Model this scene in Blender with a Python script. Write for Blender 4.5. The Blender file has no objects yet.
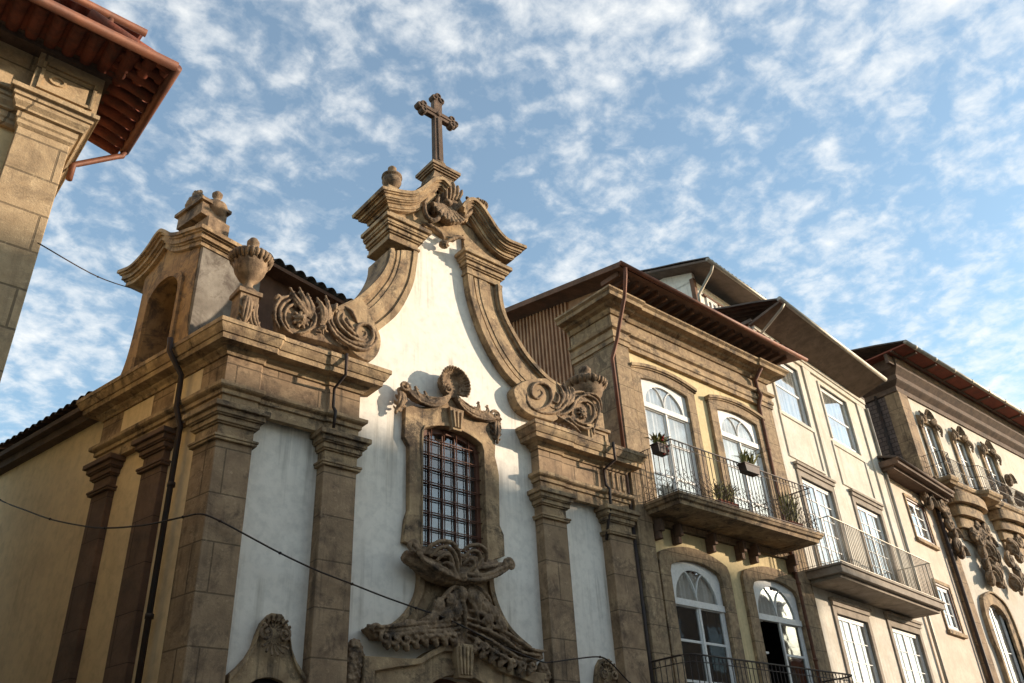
import bpy, bmesh, math, random
from math import sin, cos, pi, radians as R
from mathutils import Vector, Matrix
random.seed(7)
sc = bpy.context.scene
C = sc.collection

# ------------------------------------------------------------------ camera
YAW, PIT, ROL, FPX = 0.73327725, 0.53629669, -0.05785868, 843.03
CAM = Vector((0, -10, 1.6))
fw = Vector((sin(YAW)*cos(PIT), cos(YAW)*cos(PIT), sin(PIT)))
rt = Vector((cos(YAW), -sin(YAW), 0))
up = rt.cross(fw)
r2 = rt*cos(ROL)+up*sin(ROL); u2 = -rt*sin(ROL)+up*cos(ROL)
cam = bpy.data.objects.new('camera', bpy.data.cameras.new('camera')); C.objects.link(cam)
m = Matrix((r2, u2, -fw)).transposed().to_4x4(); m.translation = CAM
cam.matrix_world = m
cam.data.sensor_width = 36; cam.data.lens = FPX/1024*36
cam.data.clip_end = 3000
sc.camera = cam

# ------------------------------------------------------------------ light
SUN_EL, SUN_AZ = R(12), R(57)          # azimuth measured from -Y towards +X
sdir = Vector((sin(SUN_AZ)*cos(SUN_EL), -cos(SUN_AZ)*cos(SUN_EL), sin(SUN_EL)))
sun = bpy.data.objects.new('sun', bpy.data.lights.new('sun', 'SUN')); C.objects.link(sun)
sun.rotation_euler = sdir.to_track_quat('Z', 'Y').to_euler()
sun.data.energy = 3.25; sun.data.angle = R(1.0); sun.data.color = (1.0, 0.835, 0.655)
w = bpy.data.worlds.new('World'); sc.world = w; w.use_nodes = True
wt = w.node_tree; wt.nodes.clear()
def wn(t, **k):
    n = wt.nodes.new(t)
    for a, b in k.items(): setattr(n, a, b)
    return n
def wl(a, b): wt.links.new(a, b)
def wmath(op, a, b=None, clamp=False):
    n = wn('ShaderNodeMath', operation=op, use_clamp=clamp)
    for i, v in enumerate((a, b)):
        if v is None: continue
        if isinstance(v, (int, float)): n.inputs[i].default_value = v
        else: wl(v, n.inputs[i])
    return n.outputs[0]
def wnoise(vec, scale, detail=6, rough=.6, dist=0.):
    n = wn('ShaderNodeTexNoise'); wl(vec, n.inputs['Vector'])
    n.inputs['Scale'].default_value = scale; n.inputs['Detail'].default_value = detail
    n.inputs['Roughness'].default_value = rough; n.inputs['Distortion'].default_value = dist
    return n.outputs['Fac']
def wramp(f, stops):
    n = wn('ShaderNodeValToRGB'); wl(f, n.inputs[0]); cr = n.color_ramp
    while len(cr.elements) < len(stops): cr.elements.new(.5)
    for e, (p, c) in zip(cr.elements, stops): e.position = p; e.color = (*c, 1)
    return n.outputs[0]
sky = wn('ShaderNodeTexSky', sky_type='NISHITA', sun_disc=False)
sky.sun_elevation = SUN_EL; sky.sun_rotation = math.atan2(sdir.x, sdir.y)
sky.air_density = 1.0; sky.dust_density = 0.6; sky.ozone_density = 2.0
tc = wn('ShaderNodeTexCoord'); sep = wn('ShaderNodeSeparateXYZ'); wl(tc.outputs['Generated'], sep.inputs[0])
zz = wmath('ADD', wmath('MAXIMUM', sep.outputs[2], 0.02), 0.12)
comb = wn('ShaderNodeCombineXYZ'); wl(wmath('DIVIDE', sep.outputs[0], zz), comb.inputs[0]); wl(wmath('DIVIDE', sep.outputs[1], zz), comb.inputs[1])
cv = comb.outputs[0]
big = wnoise(cv, 1.9, 5, .6, .2)
mid = wnoise(cv, 17, 9, .58, .25)
fine = wnoise(cv, 38, 6, .6, .0)
cl = wmath('ADD', wmath('ADD', wmath('MULTIPLY', big, .52), wmath('MULTIPLY', mid, .52)), wmath('MULTIPLY', fine, .18))
cloud = wramp(cl, [(.54, (.08,)*3), (.59, (.20,)*3), (.65, (.46,)*3), (.75, (.82,)*3)])
cmix = wn('ShaderNodeMix', data_type='RGBA')
wl(cloud, cmix.inputs['Factor'])
tint = wn('ShaderNodeMix', data_type='RGBA', blend_type='MULTIPLY'); tint.inputs['Factor'].default_value = 1
wl(sky.outputs[0], tint.inputs['A']); tint.inputs['B'].default_value = (.99, 1.05, .96, 1)
wl(tint.outputs['Result'], cmix.inputs['A'])
cmix.inputs['B'].default_value = (3.6, 3.6, 3.5, 1)
bg = wn('ShaderNodeBackground'); bg.inputs[1].default_value = 0.15
wl(cmix.outputs['Result'], bg.inputs[0])
wo = wn('ShaderNodeOutputWorld'); wl(bg.outputs[0], wo.inputs[0])
sc.view_settings.view_transform = 'Standard'; sc.view_settings.look = 'None'
sc.view_settings.exposure = 1.08; sc.view_settings.gamma = 1
sc.render.engine = 'CYCLES'

# ------------------------------------------------------------------ materials
def mat(name, col, col2=None, lichen=0., blockvar=.42, drip=None, rough=.85, noise=3., bump=.25, bscale=40., joints=None, streak=0., streakcol=(.05, .04, .03), stain=0., staincol=(.06, .045, .035), metal=0., spec=.3, wave=None):
    mt = bpy.data.materials.new(name); mt.use_nodes = True; nt = mt.node_tree; nt.nodes.clear()
    def N(t, **k):
        n = nt.nodes.new(t)
        for a, b in k.items(): setattr(n, a, b)
        return n
    L = nt.links.new
    g = N('ShaderNodeNewGeometry'); pos = g.outputs['Position']
    def noi(s, d=5, r=.6, vec=pos, dist=0):
        n = N('ShaderNodeTexNoise'); L(vec, n.inputs['Vector']); n.inputs['Scale'].default_value = s
        n.inputs['Detail'].default_value = d; n.inputs['Roughness'].default_value = r; n.inputs['Distortion'].default_value = dist
        return n.outputs['Fac']
    def ramp(f, a, b):
        n = N('ShaderNodeMapRange'); L(f, n.inputs[0]); n.inputs[1].default_value = a; n.inputs[2].default_value = b
        return n.outputs[0]
    def mix(f, a, b):
        n = N('ShaderNodeMix', data_type='RGBA')
        for k, v in (('Factor', f), ('A', a), ('B', b)):
            if hasattr(v, 'is_linked'): L(v, n.inputs[k])
            elif k == 'Factor': n.inputs[k].default_value = v
            else: n.inputs[k].default_value = (*v, 1)
        return n.outputs['Result']
    def mul(a, b):
        n = N('ShaderNodeMath', operation='MULTIPLY'); L(a, n.inputs[0])
        if hasattr(b, 'is_linked'): L(b, n.inputs[1])
        else: n.inputs[1].default_value = b
        return n.outputs[0]
    c2 = col2 or tuple(x*.72 for x in col)
    c = mix(ramp(noi(noise), .35, .65), col, c2)
    c = mix(mul(ramp(noi(noise*7, 4), .45, .7), .35), c, tuple(x*.55 for x in col))
    h = noi(bscale, 4, .7)
    if joints:
        jw, jh, jm = joints
        sp = N('ShaderNodeSeparateXYZ'); L(pos, sp.inputs[0])
        ad = N('ShaderNodeMath', operation='ADD'); L(sp.outputs[0], ad.inputs[0]); L(sp.outputs[1], ad.inputs[1])
        cb = N('ShaderNodeCombineXYZ'); L(ad.outputs[0], cb.inputs[0]); L(sp.outputs[2], cb.inputs[1])
        br = N('ShaderNodeTexBrick'); L(cb.outputs[0], br.inputs['Vector']); br.inputs['Scale'].default_value = 1
        br.inputs['Brick Width'].default_value = jw; br.inputs['Row Height'].default_value = jh
        br.inputs['Mortar Size'].default_value = jm; br.inputs['Mortar Smooth'].default_value = .4
        br.inputs['Color1'].default_value = (1, 1, 1, 1); br.inputs['Color2'].default_value = (.0, .0, .0, 1); br.inputs['Mortar'].default_value = (.5, .5, .5, 1)
        c = mix(mul(br.outputs['Color'], blockvar), c, tuple(x*.48 for x in col))
        c = mix(mul(br.outputs['Fac'], .85), c, tuple(x*.28 for x in col))
    if streak:
        mp = N('ShaderNodeMapping'); L(pos, mp.inputs[0]); mp.inputs['Scale'].default_value = (9, 9, .35)
        s = mul(ramp(noi(1, 5, .65, mp.outputs[0]), .52, .70), ramp(noi(.8, 3), .42, .58))
        c = mix(mul(s, streak), c, streakcol)
    if stain:
        s = mul(ramp(noi(1.9, 9, .78, dist=.5), .50, .62), stain)
        c = mix(s, c, staincol)
    if drip:
        sp2 = N('ShaderNodeSeparateXYZ'); L(pos, sp2.inputs[0])
        mp2 = N('ShaderNodeMapping'); L(pos, mp2.inputs[0]); mp2.inputs['Scale'].default_value = (7, 7, .25)
        s = mul(mul(mul(ramp(sp2.outputs[2], drip[0], drip[1]), ramp(sp2.outputs[2], drip[1]+.3, drip[1]+.05)), ramp(noi(1, 6, .7, mp2.outputs[0]), .44, .66)), drip[2])
        c = mix(s, c, tuple(x*.42 for x in col))
    if lichen:
        s = mul(ramp(noi(5.5, 9, .8, dist=.2), .56, .66), lichen)
        c = mix(s, c, tuple(min(1, x*1.75+.04) for x in col))
    if wave:
        wv = N('ShaderNodeTexWave'); mp = N('ShaderNodeMapping'); L(pos, mp.inputs[0]); mp.inputs['Scale'].default_value = wave
        wv.bands_direction = 'DIAGONAL'; L(mp.outputs[0], wv.inputs[0]); wv.inputs['Scale'].default_value = 1
        c = mix(mul(wv.outputs['Fac'], .7), c, tuple(x*.3 for x in col))
    b = N('ShaderNodeBsdfPrincipled'); L(c, b.inputs['Base Color']); b.inputs['Roughness'].default_value = rough
    b.inputs['Metallic'].default_value = metal; b.inputs['Specular IOR Level'].default_value = spec
    bp = N('ShaderNodeBump'); bp.inputs['Strength'].default_value = bump; bp.inputs['Distance'].default_value = .018
    L(h, bp.inputs['Height'])
    if joints:
        bp2 = N('ShaderNodeBump', invert=True); bp2.inputs['Strength'].default_value = .6; bp2.inputs['Distance'].default_value = .01
        L(br.outputs['Fac'], bp2.inputs['Height']); L(bp.outputs[0], bp2.inputs['Normal']); L(bp2.outputs[0], b.inputs['Normal'])
    else: L(bp.outputs[0], b.inputs['Normal'])
    o = N('ShaderNodeOutputMaterial'); L(b.outputs[0], o.inputs[0])
    return mt
STN = (.44, .31, .175); STN2 = (.29, .19, .105)
M = dict(
 stone=mat('carved_granite', (.475, .335, .19), (.225, .147, .085), lichen=.4, stain=.85, streak=.9, staincol=(.045, .033, .026), bump=.55, bscale=28),
 ashlar=mat('granite_ashlar', (.42, .287, .17), (.225, .145, .087), joints=(1.3, .62, .012), lichen=.3, stain=.7, streak=.8, staincol=(.07, .045, .032), bump=.5, bscale=30),
 ashlar2=mat('rough_granite_ashlar', (.45, .32, .185), (.25, .165, .10), joints=(.95, .48, .010), lichen=.4, stain=.6, streak=.8, noise=9, bump=.7, bscale=45),
 blocks=mat('pale_granite_blocks', (.58, .42, .25), (.42, .29, .165), joints=(1.1, .50, .016), lichen=.3, stain=.4, streak=.3, noise=6, bump=.5),
 ornament=mat('weathered_carving', (.33, .225, .135), (.13, .085, .053), lichen=.45, stain=.9, staincol=(.035, .026, .02), noise=7, bump=.6, bscale=45),
 darkstone=mat('soot_dark_granite', (.16, .105, .075), (.085, .055, .04), stain=.5, bump=.6),
 white=mat('white_lime_plaster', (.85, .79, .69), (.80, .735, .64), drip=(5.9, 6.95, .65), noise=1.2, bump=.12, bscale=14, streak=.6, streakcol=(.36, .31, .24), stain=.16, staincol=(.5, .46, .40)),
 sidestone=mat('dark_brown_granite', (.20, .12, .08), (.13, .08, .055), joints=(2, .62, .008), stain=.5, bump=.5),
 ochre=mat('ochre_plaster', (.80, .62, .39), (.69, .52, .32), noise=1.0, bump=.15, streak=.25, streakcol=(.3, .2, .11), stain=.18, staincol=(.3, .2, .11)),
 yellow=mat('yellow_plaster', (.72, .58, .32), (.62, .49, .27), noise=1.8, bump=.18, streak=.6, streakcol=(.4, .3, .15), stain=.2, staincol=(.4, .3, .16)),
 cream=mat('cream_plaster', (.66, .61, .52), (.54, .49, .41), noise=2, bump=.18, streak=.7, streakcol=(.40, .32, .23), stain=.4, staincol=(.5, .42, .3)),
 greyplaster=mat('lichen_grey_plaster', (.25, .22, .18), (.12, .10, .08), noise=2.2, bump=.3, stain=.9, staincol=(.09, .07, .055), streak=.7),
 pinkish=mat('peach_plaster', (.66, .55, .44), (.57, .46, .36), noise=1.6, bump=.15, streak=.5, streakcol=(.45, .35, .26)),
 tile=mat('terracotta_tile', (.27, .075, .04), (.13, .042, .026), noise=6, bump=.5, stain=.5, staincol=(.07, .05, .04)),
 dull=mat('dull_brown_render', (.17, .13, .10), (.12, .095, .075)),
 oldtile=mat('mossy_old_tile', (.10, .065, .045), (.055, .04, .03), noise=6, bump=.6, stain=.5),
 copper=mat('copper_gutter', (.21, .08, .042), (.12, .048, .03), rough=.6, metal=.2, bump=.1, noise=4, stain=.3),
 iron=mat('dark_iron', (.035, .03, .028), (.06, .035, .025), rough=.6, metal=.3, bump=.2),
 rust=mat('rusty_iron', (.20, .085, .045), (.10, .045, .03), rough=.75, bump=.3, noise=8),
 zinc=mat('zinc_gutter', (.42, .38, .31), (.30, .26, .21), rough=.55, metal=.4, bump=.15),
 wood=mat('old_brown_boards', (.20, .105, .065), (.12, .065, .04), noise=3, bump=.4, streak=.6),
 boards=mat('orange_brown_boards', (.52, .31, .18), (.36, .20, .12), noise=3, bump=.4, streak=.6),
 slab=mat('grey_painted_slab', (.36, .30, .24), (.26, .21, .16), bump=.3, stain=.4),
 soffit=mat('grey_soffit_boards', (.17, .12, .09), (.11, .078, .058), bump=.3, stain=.5),
 redsoffit=mat('red_soffit_panels', (.27, .075, .045), (.19, .055, .035), bump=.2, stain=.35),
 slate=mat('slate_cladding', (.17, .125, .11), (.11, .08, .07), joints=(.28, .16, .02), bump=.6, noise=9),
 framew=mat('white_window_paint', (.74, .73, .70), (.68, .66, .62), rough=.5, bump=.08, stain=.08),
 frameb=mat('brown_window_paint', (.17, .075, .045), (.12, .05, .03), rough=.5, bump=.15),
 curtain_or_sheet=mat('white_curtain_or_sheet', (.70, .67, .60), (.58, .55, .48), rough=.9, bump=.1, noise=5),
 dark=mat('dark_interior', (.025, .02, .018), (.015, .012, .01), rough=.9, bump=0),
 leaf=mat('planter_leaves', (.15, .16, .045), (.26, .22, .07), rough=.6, noise=12, bump=.2),
 flower=mat('red_petals', (.35, .03, .02), rough=.6, noise=12, bump=.1),
 cobble=mat('granite_setts', (.26, .235, .205), (.20, .18, .155), joints=(.14, .12, .012), bump=.6),
 paving=mat('pavement_slabs', (.34, .31, .27), (.27, .245, .215), joints=(.9, .6, .006), bump=.3),
)
def glassmat(name, tint, refl):
    mt = bpy.data.materials.new(name); mt.use_nodes = True; nt = mt.node_tree; nt.nodes.clear()
    a = nt.nodes.new('ShaderNodeBsdfTransparent'); a.inputs[0].default_value = (*tint, 1)
    b = nt.nodes.new('ShaderNodeBsdfGlossy'); b.inputs['Roughness'].default_value = .03; b.inputs[0].default_value = (.95, .97, 1, 1)
    lw = nt.nodes.new('ShaderNodeLayerWeight'); lw.inputs[0].default_value = .5
    pw_ = nt.nodes.new('ShaderNodeMath'); pw_.operation = 'POWER'; pw_.inputs[1].default_value = 3; nt.links.new(lw.outputs['Facing'], pw_.inputs[0])
    ma = nt.nodes.new('ShaderNodeMath'); ma.operation = 'MULTIPLY_ADD'; ma.inputs[1].default_value = 1-refl; ma.inputs[2].default_value = refl; nt.links.new(pw_.outputs[0], ma.inputs[0])
    tn = nt.nodes.new('ShaderNodeTexNoise'); tn.inputs['Scale'].default_value = 1.7
    g = nt.nodes.new('ShaderNodeNewGeometry'); nt.links.new(g.outputs['Position'], tn.inputs['Vector'])
    bu = nt.nodes.new('ShaderNodeBump'); bu.inputs['Strength'].default_value = .10; bu.inputs['Distance'].default_value = .03
    nt.links.new(tn.outputs['Fac'], bu.inputs['Height']); nt.links.new(bu.outputs[0], b.inputs['Normal'])
    x = nt.nodes.new('ShaderNodeMixShader'); o = nt.nodes.new('ShaderNodeOutputMaterial')
    nt.links.new(ma.outputs[0], x.inputs[0]); nt.links.new(a.outputs[0], x.inputs[1]); nt.links.new(b.outputs[0], x.inputs[2]); nt.links.new(x.outputs[0], o.inputs[0])
    return mt
M['glass'] = glassmat('window_glass', (.95, .96, .96), .22)
M['glassp'] = glassmat('pale_window_glass', (.97, .97, .97), .10)
M['glassd'] = glassmat('dim_window_glass', (.55, .55, .55), .11)

# ------------------------------------------------------------------ frames and mesh builder
class Frame:
    def __init__(s, o, ang):
        s.o = Vector((o[0], o[1], 0)); a = R(ang)
        s.e = Vector((cos(a), sin(a), 0)); s.n = Vector((sin(a), -cos(a), 0))
    def __call__(s, u, w, z): return s.o+s.e*u+s.n*w+Vector((0, 0, z))
FC = Frame((0, 0), 0)
FS = Frame((3.75, 0), 102); FS.n = -FS.n        # side wall of the church, u goes back, w is outward (-X)
FB3 = Frame((17.7, .1), 6)
FB4 = Frame((28.62, 1.2), 0)
def at(x, y, w=0., F=FC):
    """point of the facade plane (w in front of it) that a survey of the photograph gives, as (u, z)"""
    d = fw+r2*((x-512)/FPX)-u2*((y-341.5)/FPX)
    o = F.o+F.n*w
    t = (o-CAM).dot(F.n)/d.dot(F.n); q = CAM+d*t-F.o
    return (q.dot(F.e), q.z)
def ats(pts, w=0., F=FC): return [at(x, y, w, F) for x, y in pts]
def lerp(a, b, t): return tuple(x+(y-x)*t for x, y in zip(a, b))
def smoothline(p, n=4):
    out = []
    for i in range(len(p)-1):
        p0 = p[max(i-1, 0)]; p1 = p[i]; p2 = p[i+1]; p3 = p[min(i+2, len(p)-1)]
        for k in range(n):
            t = k/n
            out.append(tuple(.5*((2*b)+(-a+c)*t+(2*a-5*b+4*c-d)*t*t+(-a+3*b-3*c+d)*t**3) for a, b, c, d in zip(p0, p1, p2, p3)))
    out.append(tuple(p[-1])); return out
def resample(p, n):
    L = [0]
    for a, b in zip(p, p[1:]): L.append(L[-1]+math.dist(a, b))
    out = []
    for i in range(n):
        s = L[-1]*i/(n-1)
        for k in range(len(p)-1):
            if s <= L[k+1]+1e-9:
                t = (s-L[k])/max(L[k+1]-L[k], 1e-9); out.append(lerp(p[k], p[k+1], min(1, t))); break
    return out

CARVED = {'scroll_ornament': .011, 'window_crest': .008, 'window_console': .012, 'portal_crest': .012, 'crest_carving': .013, 'niche_carving': .008, 'wall_carving': .018}
class MB:
    def __init__(s, F=FC): s.v = []; s.f = []; s.F = F; s.sm = []
    def add(s, vs, fs, smooth=False):
        o = len(s.v); s.v += [s.F(*p) for p in vs]
        s.f += [[i+o for i in f] for f in fs]; s.sm += [smooth]*len(fs)
        return s
    def box(s, u0, u1, w0, w1, z0, z1):
        return s.add([(u0, w0, z0), (u1, w0, z0), (u1, w1, z0), (u0, w1, z0), (u0, w0, z1), (u1, w0, z1), (u1, w1, z1), (u0, w1, z1)],
                     [(0, 1, 2, 3), (7, 6, 5, 4), (0, 4, 5, 1), (1, 5, 6, 2), (2, 6, 7, 3), (3, 7, 4, 0)])
    def prism(s, pts, w0, w1, smooth=False):
        n = len(pts); vs = [(u, w0, z) for u, z in pts]+[(u, w1, z) for u, z in pts]
        return s.add(vs, [tuple(range(n))[::-1], tuple(range(n, 2*n))]+[(i, (i+1) % n, n+(i+1) % n, n+i) for i in range(n)])
    def hprism(s, pts, z0, z1):
        n = len(pts); vs = [(u, w_, z0) for u, w_ in pts]+[(u, w_, z1) for u, w_ in pts]
        return s.add(vs, [tuple(range(n))[::-1], tuple(range(n, 2*n))]+[(i, (i+1) % n, n+(i+1) % n, n+i) for i in range(n)])
    def ring(s, inn, out, w0, w1, closed=False):
        """band between two polylines with the same number of points, thick from w0 to w1"""
        n = len(inn); vs = [(u, w0, z) for u, z in inn]+[(u, w0, z) for u, z in out]+[(u, w1, z) for u, z in inn]+[(u, w1, z) for u, z in out]
        fs = []
        for i in range(n if closed else n-1):
            j = (i+1) % n
            fs += [(i, j, n+j, n+i), (2*n+i, 3*n+i, 3*n+j, 2*n+j), (i, 2*n+i, 2*n+j, j), (n+i, n+j, 3*n+j, 3*n+i)]
        if not closed: fs += [(0, n, 3*n, 2*n), (n-1, 3*n-1, 4*n-1, 2*n-1)]
        return s.add(vs, fs)
    def sweep(s, path, prof, mode='plan', closed=False):
        """path 2D; prof closed section [(offset, third)]; plan: path (u,w) third z; face: path (u,z) third w. positive offset = right of travel"""
        n = len(path); vs = []
        for i, p in enumerate(path):
            if closed: a = path[i-1]; b = path[(i+1) % n]
            else: a = path[max(i-1, 0)]; b = path[min(i+1, n-1)]
            d1 = Vector((p[0]-a[0], p[1]-a[1])); d2 = Vector((b[0]-p[0], b[1]-p[1]))
            if d1.length < 1e-9: d1 = d2
            if d2.length < 1e-9: d2 = d1
            d1.normalize(); d2.normalize()
            n1 = Vector((d1.y, -d1.x)); n2 = Vector((d2.y, -d2.x)); nn = n1+n2
            nn = nn/max(nn.dot(n1), .3)
            for o, t in prof:
                q = (p[0]+nn.x*o, p[1]+nn.y*o)
                vs.append((q[0], q[1], t) if mode == 'plan' else (q[0], t, q[1]))
        k = len(prof); fs = []
        for i in range(n if closed else n-1):
            a = i*k; b = ((i+1) % n)*k
            for j in range(k): fs.append((a+j, a+(j+1) % k, b+(j+1) % k, b+j))
        if not closed: fs += [tuple(range(k)), tuple(range((n-1)*k, n*k))[::-1]]
        return s.add(vs, fs)
    def tube(s, pts, rad, seg=6, flat=1., smooth=True):
        """pts (u,w,z); rad number or list"""
        n = len(pts); P = [Vector(p) for p in pts]; vs = []
        for i, p in enumerate(P):
            t = (P[min(i+1, n-1)]-P[max(i-1, 0)]).normalized()
            ref = Vector((0, 1, 0)) if abs(t.y) < .9 else Vector((1, 0, 0))
            a = t.cross(ref).normalized(); b = a.cross(t).normalized()
            r = rad[i] if isinstance(rad, (list, tuple)) else rad
            for k in range(seg):
                th = 2*pi*k/seg; vs.append(tuple(p+a*cos(th)*r+b*sin(th)*r*flat))
        fs = [(i*seg+k, i*seg+(k+1) % seg, (i+1)*seg+(k+1) % seg, (i+1)*seg+k) for i in range(n-1) for k in range(seg)]
        fs += [tuple(range(seg))[::-1], tuple(range((n-1)*seg, n*seg))]
        return s.add(vs, fs, smooth)
    def lathe(s, u, w_, prof, seg=20, flute=0, fl0=0, fl1=0):
        n = len(prof); vs = []
        for r, z in prof:
            for k in range(seg):
                th = 2*pi*k/seg; rr = r
                if flute and fl0 <= z <= fl1: rr = r*(1+.09*cos(flute*th))
                vs.append((u+cos(th)*rr, w_+sin(th)*rr, z))
        fs = [(i*seg+k, i*seg+(k+1) % seg, (i+1)*seg+(k+1) % seg, (i+1)*seg+k) for i in range(n-1) for k in range(seg)]
        fs += [tuple(range(seg))[::-1], tuple(range((n-1)*seg, n*seg))]
        return s.add(vs, fs, True)
    def blob(s, u, w_, z, ru, rw, rz, rot=0., seg=8, rings=5):
        vs = []
        for i in range(1, rings):
            ph = pi*i/rings
            for k in range(seg):
                th = 2*pi*k/seg; x = sin(ph)*cos(th)*ru; y = sin(ph)*sin(th)*rw; q = cos(ph)*rz
                vs.append((u+x*cos(rot)-q*sin(rot), w_+y, z+x*sin(rot)+q*cos(rot)))
        vs += [(u-rz*sin(rot), w_, z+rz*cos(rot)), (u+rz*sin(rot), w_, z-rz*cos(rot))]
        fs = [(i*seg+k, i*seg+(k+1) % seg, (i+1)*seg+(k+1) % seg, (i+1)*seg+k) for i in range(rings-2) for k in range(seg)]
        T = len(vs)-2; fs += [(T, k, (k+1) % seg) for k in range(seg)]+[(T+1, (rings-2)*seg+(k+1) % seg, (rings-2)*seg+k) for k in range(seg)]
        return s.add(vs, fs, True)
    def layers(s, u0, u1, wb, wf, spec, el=1, er=1):
        """stack of slabs for a moulded capital: spec [(z0,z1,ext)]"""
        for z0, z1, e in spec: s.box(u0-e*el, u1+e*er, wb-e*0, wf+e, z0, z1)
        return s
    # ---- carved ornament
    def spiral(s, u, z, w_, r0, turns, a0, sgn=1, rad=.03, bulge=.06, tail=None):
        pts = list(tail) if tail else []
        rr = [rad*(.5+.5*i/max(1, len(pts))) for i in range(len(pts))]
        n = int(16*turns)
        for i in range(n+1):
            t = i/n; r = r0*(1-t)**.85+.004; a = a0+sgn*2*pi*turns*t
            pts.append((u+cos(a)*r, w_+bulge*t, z+sin(a)*r)); rr.append(rad*(1-.55*t))
        s.tube(pts, rr, 7)
        s.blob(u, w_+bulge, z, r0*.22, r0*.25, r0*.22)
        return s
    def leaf(s, base, tip, w_, width, rise=.08, bend=0., lobes=5, tipup=.0):
        """acanthus leaf: fan of ribs along a bent midrib, ending in curled lobes"""
        bu, bz = base; tu, tz = tip; L = math.dist(base, tip); d = ((tu-bu)/L, (tz-bz)/L); nrm = (-d[1], d[0])
        def P(t, o):
            k = bend*4*t*(1-t)*L; return (bu+d[0]*L*t+nrm[0]*(o+k), bz+d[1]*L*t+nrm[1]*(o+k))
        for q in (-.62, 0, .62):
            pts = []; rr = []
            for i in range(9):
                t = i/8; o = q*width*.5*sin(pi*min(1, t*.86+.08))**.8
                a = P(t*(1-.14*abs(q)), o); pts.append((a[0], w_+rise*sin(pi*t*.9)*(1-.3*abs(q))+tipup*t*t, a[1])); rr.append(width*.21*(1-.55*t)+.004)
            s.tube(pts, rr, 6)
        ang0 = math.atan2(d[1], d[0])-pi/2
        for k in range(lobes):
            t = .18+.70*k/max(1, lobes-1)
            for sg in (-1, 1):
                a = P(t, sg*width*.52*sin(pi*t*.86+.08)); sz = 1-.35*t
                s.blob(a[0], w_+rise*.35+tipup*t*t, a[1], width*.17*sz, width*.17*sz, width*.36*sz, ang0-sg*.75, 7, 4)
        a = P(1, 0); s.blob(a[0], w_+rise*.3+tipup, a[1], width*.2, width*.2, width*.26, ang0, 7, 4)
        return s
    def shell(s, u, z, w_, r, a0, a1, n=11, cup=.06, rad=None):
        for i in range(n):
            a = a0+(a1-a0)*i/(n-1); pts = []; rr = []
            for k in range(6):
                t = k/5; q = .18+.82*t
                pts.append((u+cos(a)*r*q, w_+cup*(t**2)*1.6-cup*.3, z+sin(a)*r*q)); rr.append((rad or r*.085)*(.35+.75*t))
            s.tube(pts, rr, 6)
        return s
    def rosette(s, u, z, w_, r, n=7):
        for q, rr_, d in ((1, .38, 0), (.55, .3, .03)):
            for k in range(n):
                a = 2*pi*k/n+q; s.blob(u+cos(a)*r*q*.68, w_+d, z+sin(a)*r*q*.68, r*rr_*.55, r*.22, r*rr_*.9, a-pi/2, 6, 4)
        s.blob(u, w_+.05, z, r*.2, r*.25, r*.2); return s
    def build(s, name, material, parent=None, bevel=0):
        me = bpy.data.meshes.new(name); me.from_pydata([tuple(v) for v in s.v], [], s.f)
        bm = bmesh.new(); bm.from_mesh(me); bmesh.ops.recalc_face_normals(bm, faces=bm.faces); bm.to_mesh(me); bm.free()
        for p, q in zip(me.polygons, s.sm): p.use_smooth = q
        me.materials.append(M[material] if isinstance(material, str) else material)
        o = bpy.data.objects.new(name, me); C.objects.link(o)
        if parent: o.parent = parent; o.matrix_parent_inverse = Matrix.Identity(4); o.location = -WL(parent)
        if name in CARVED:
            vx, tx = CARVED[name], bpy.data.textures.get('chips') or bpy.data.textures.new('chips', 'CLOUDS')
            tx.noise_scale = .05; tx.noise_depth = 3
            rm = o.modifiers.new('fuse', 'REMESH'); rm.mode = 'VOXEL'; rm.voxel_size = vx; rm.use_smooth_shade = True
            dp = o.modifiers.new('erosion', 'DISPLACE'); dp.texture = tx; dp.strength = .018 if vx < .012 else .026; dp.mid_level = .5; dp.texture_coords = 'LOCAL'
        if bevel:
            b = o.modifiers.new('soft_edges', 'BEVEL'); b.width = bevel; b.segments = 1; b.limit_method = 'ANGLE'; b.angle_limit = R(40)
        return o
def WL(o):
    v = Vector(o.location)
    while o.parent: o = o.parent; v += o.location
    return v
def tag(o, label=None, cat=None, group=None, kind=None):
    for k, v in (('label', label), ('category', cat), ('group', group), ('kind', kind)):
        if v: o[k] = v
    return o
def thing(name, loc, label, cat, group=None):
    o = bpy.data.objects.new(name, None); C.objects.link(o); o.location = loc; o.empty_display_size = .3
    return tag(o, label, cat, group)
def wall(mb, u0, u1, z0, z1, w0, w1, holes=()):
    """slab from w0 (back) to w1 (front) with rectangular openings (a,b,c,d)=(u0,u1,z0,z1)"""
    us = sorted({u0, u1, *[h[0] for h in holes], *[h[1] for h in holes]})
    for a, b in zip(us, us[1:]):
        hs = sorted([h for h in holes if h[0] <= a+1e-6 and h[1] >= b-1e-6], key=lambda h: h[2]); z = z0
        for h in hs:
            if h[2] > z: mb.box(a, b, w0, w1, z, h[2])
            z = max(z, h[3])
        if z < z1: mb.box(a, b, w0, w1, z, z1)
    return mb
def arch_pts(u0, u1, z0, zs, rise, n=14):
    """opening outline: up the left jamb, segmental head, down the right jamb"""
    c = (u0+u1)/2; h = (u1-u0)/2; Rr = (h*h+rise*rise)/(2*rise); cz = zs+rise-Rr; a = math.asin(min(1, h/Rr))
    if rise > h: a = pi-a
    head = [(c+Rr*sin(-a+2*a*i/n), cz+Rr*cos(-a+2*a*i/n)) for i in range(n+1)]
    return [(u0, z0)]+head+[(u1, z0)]
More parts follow.
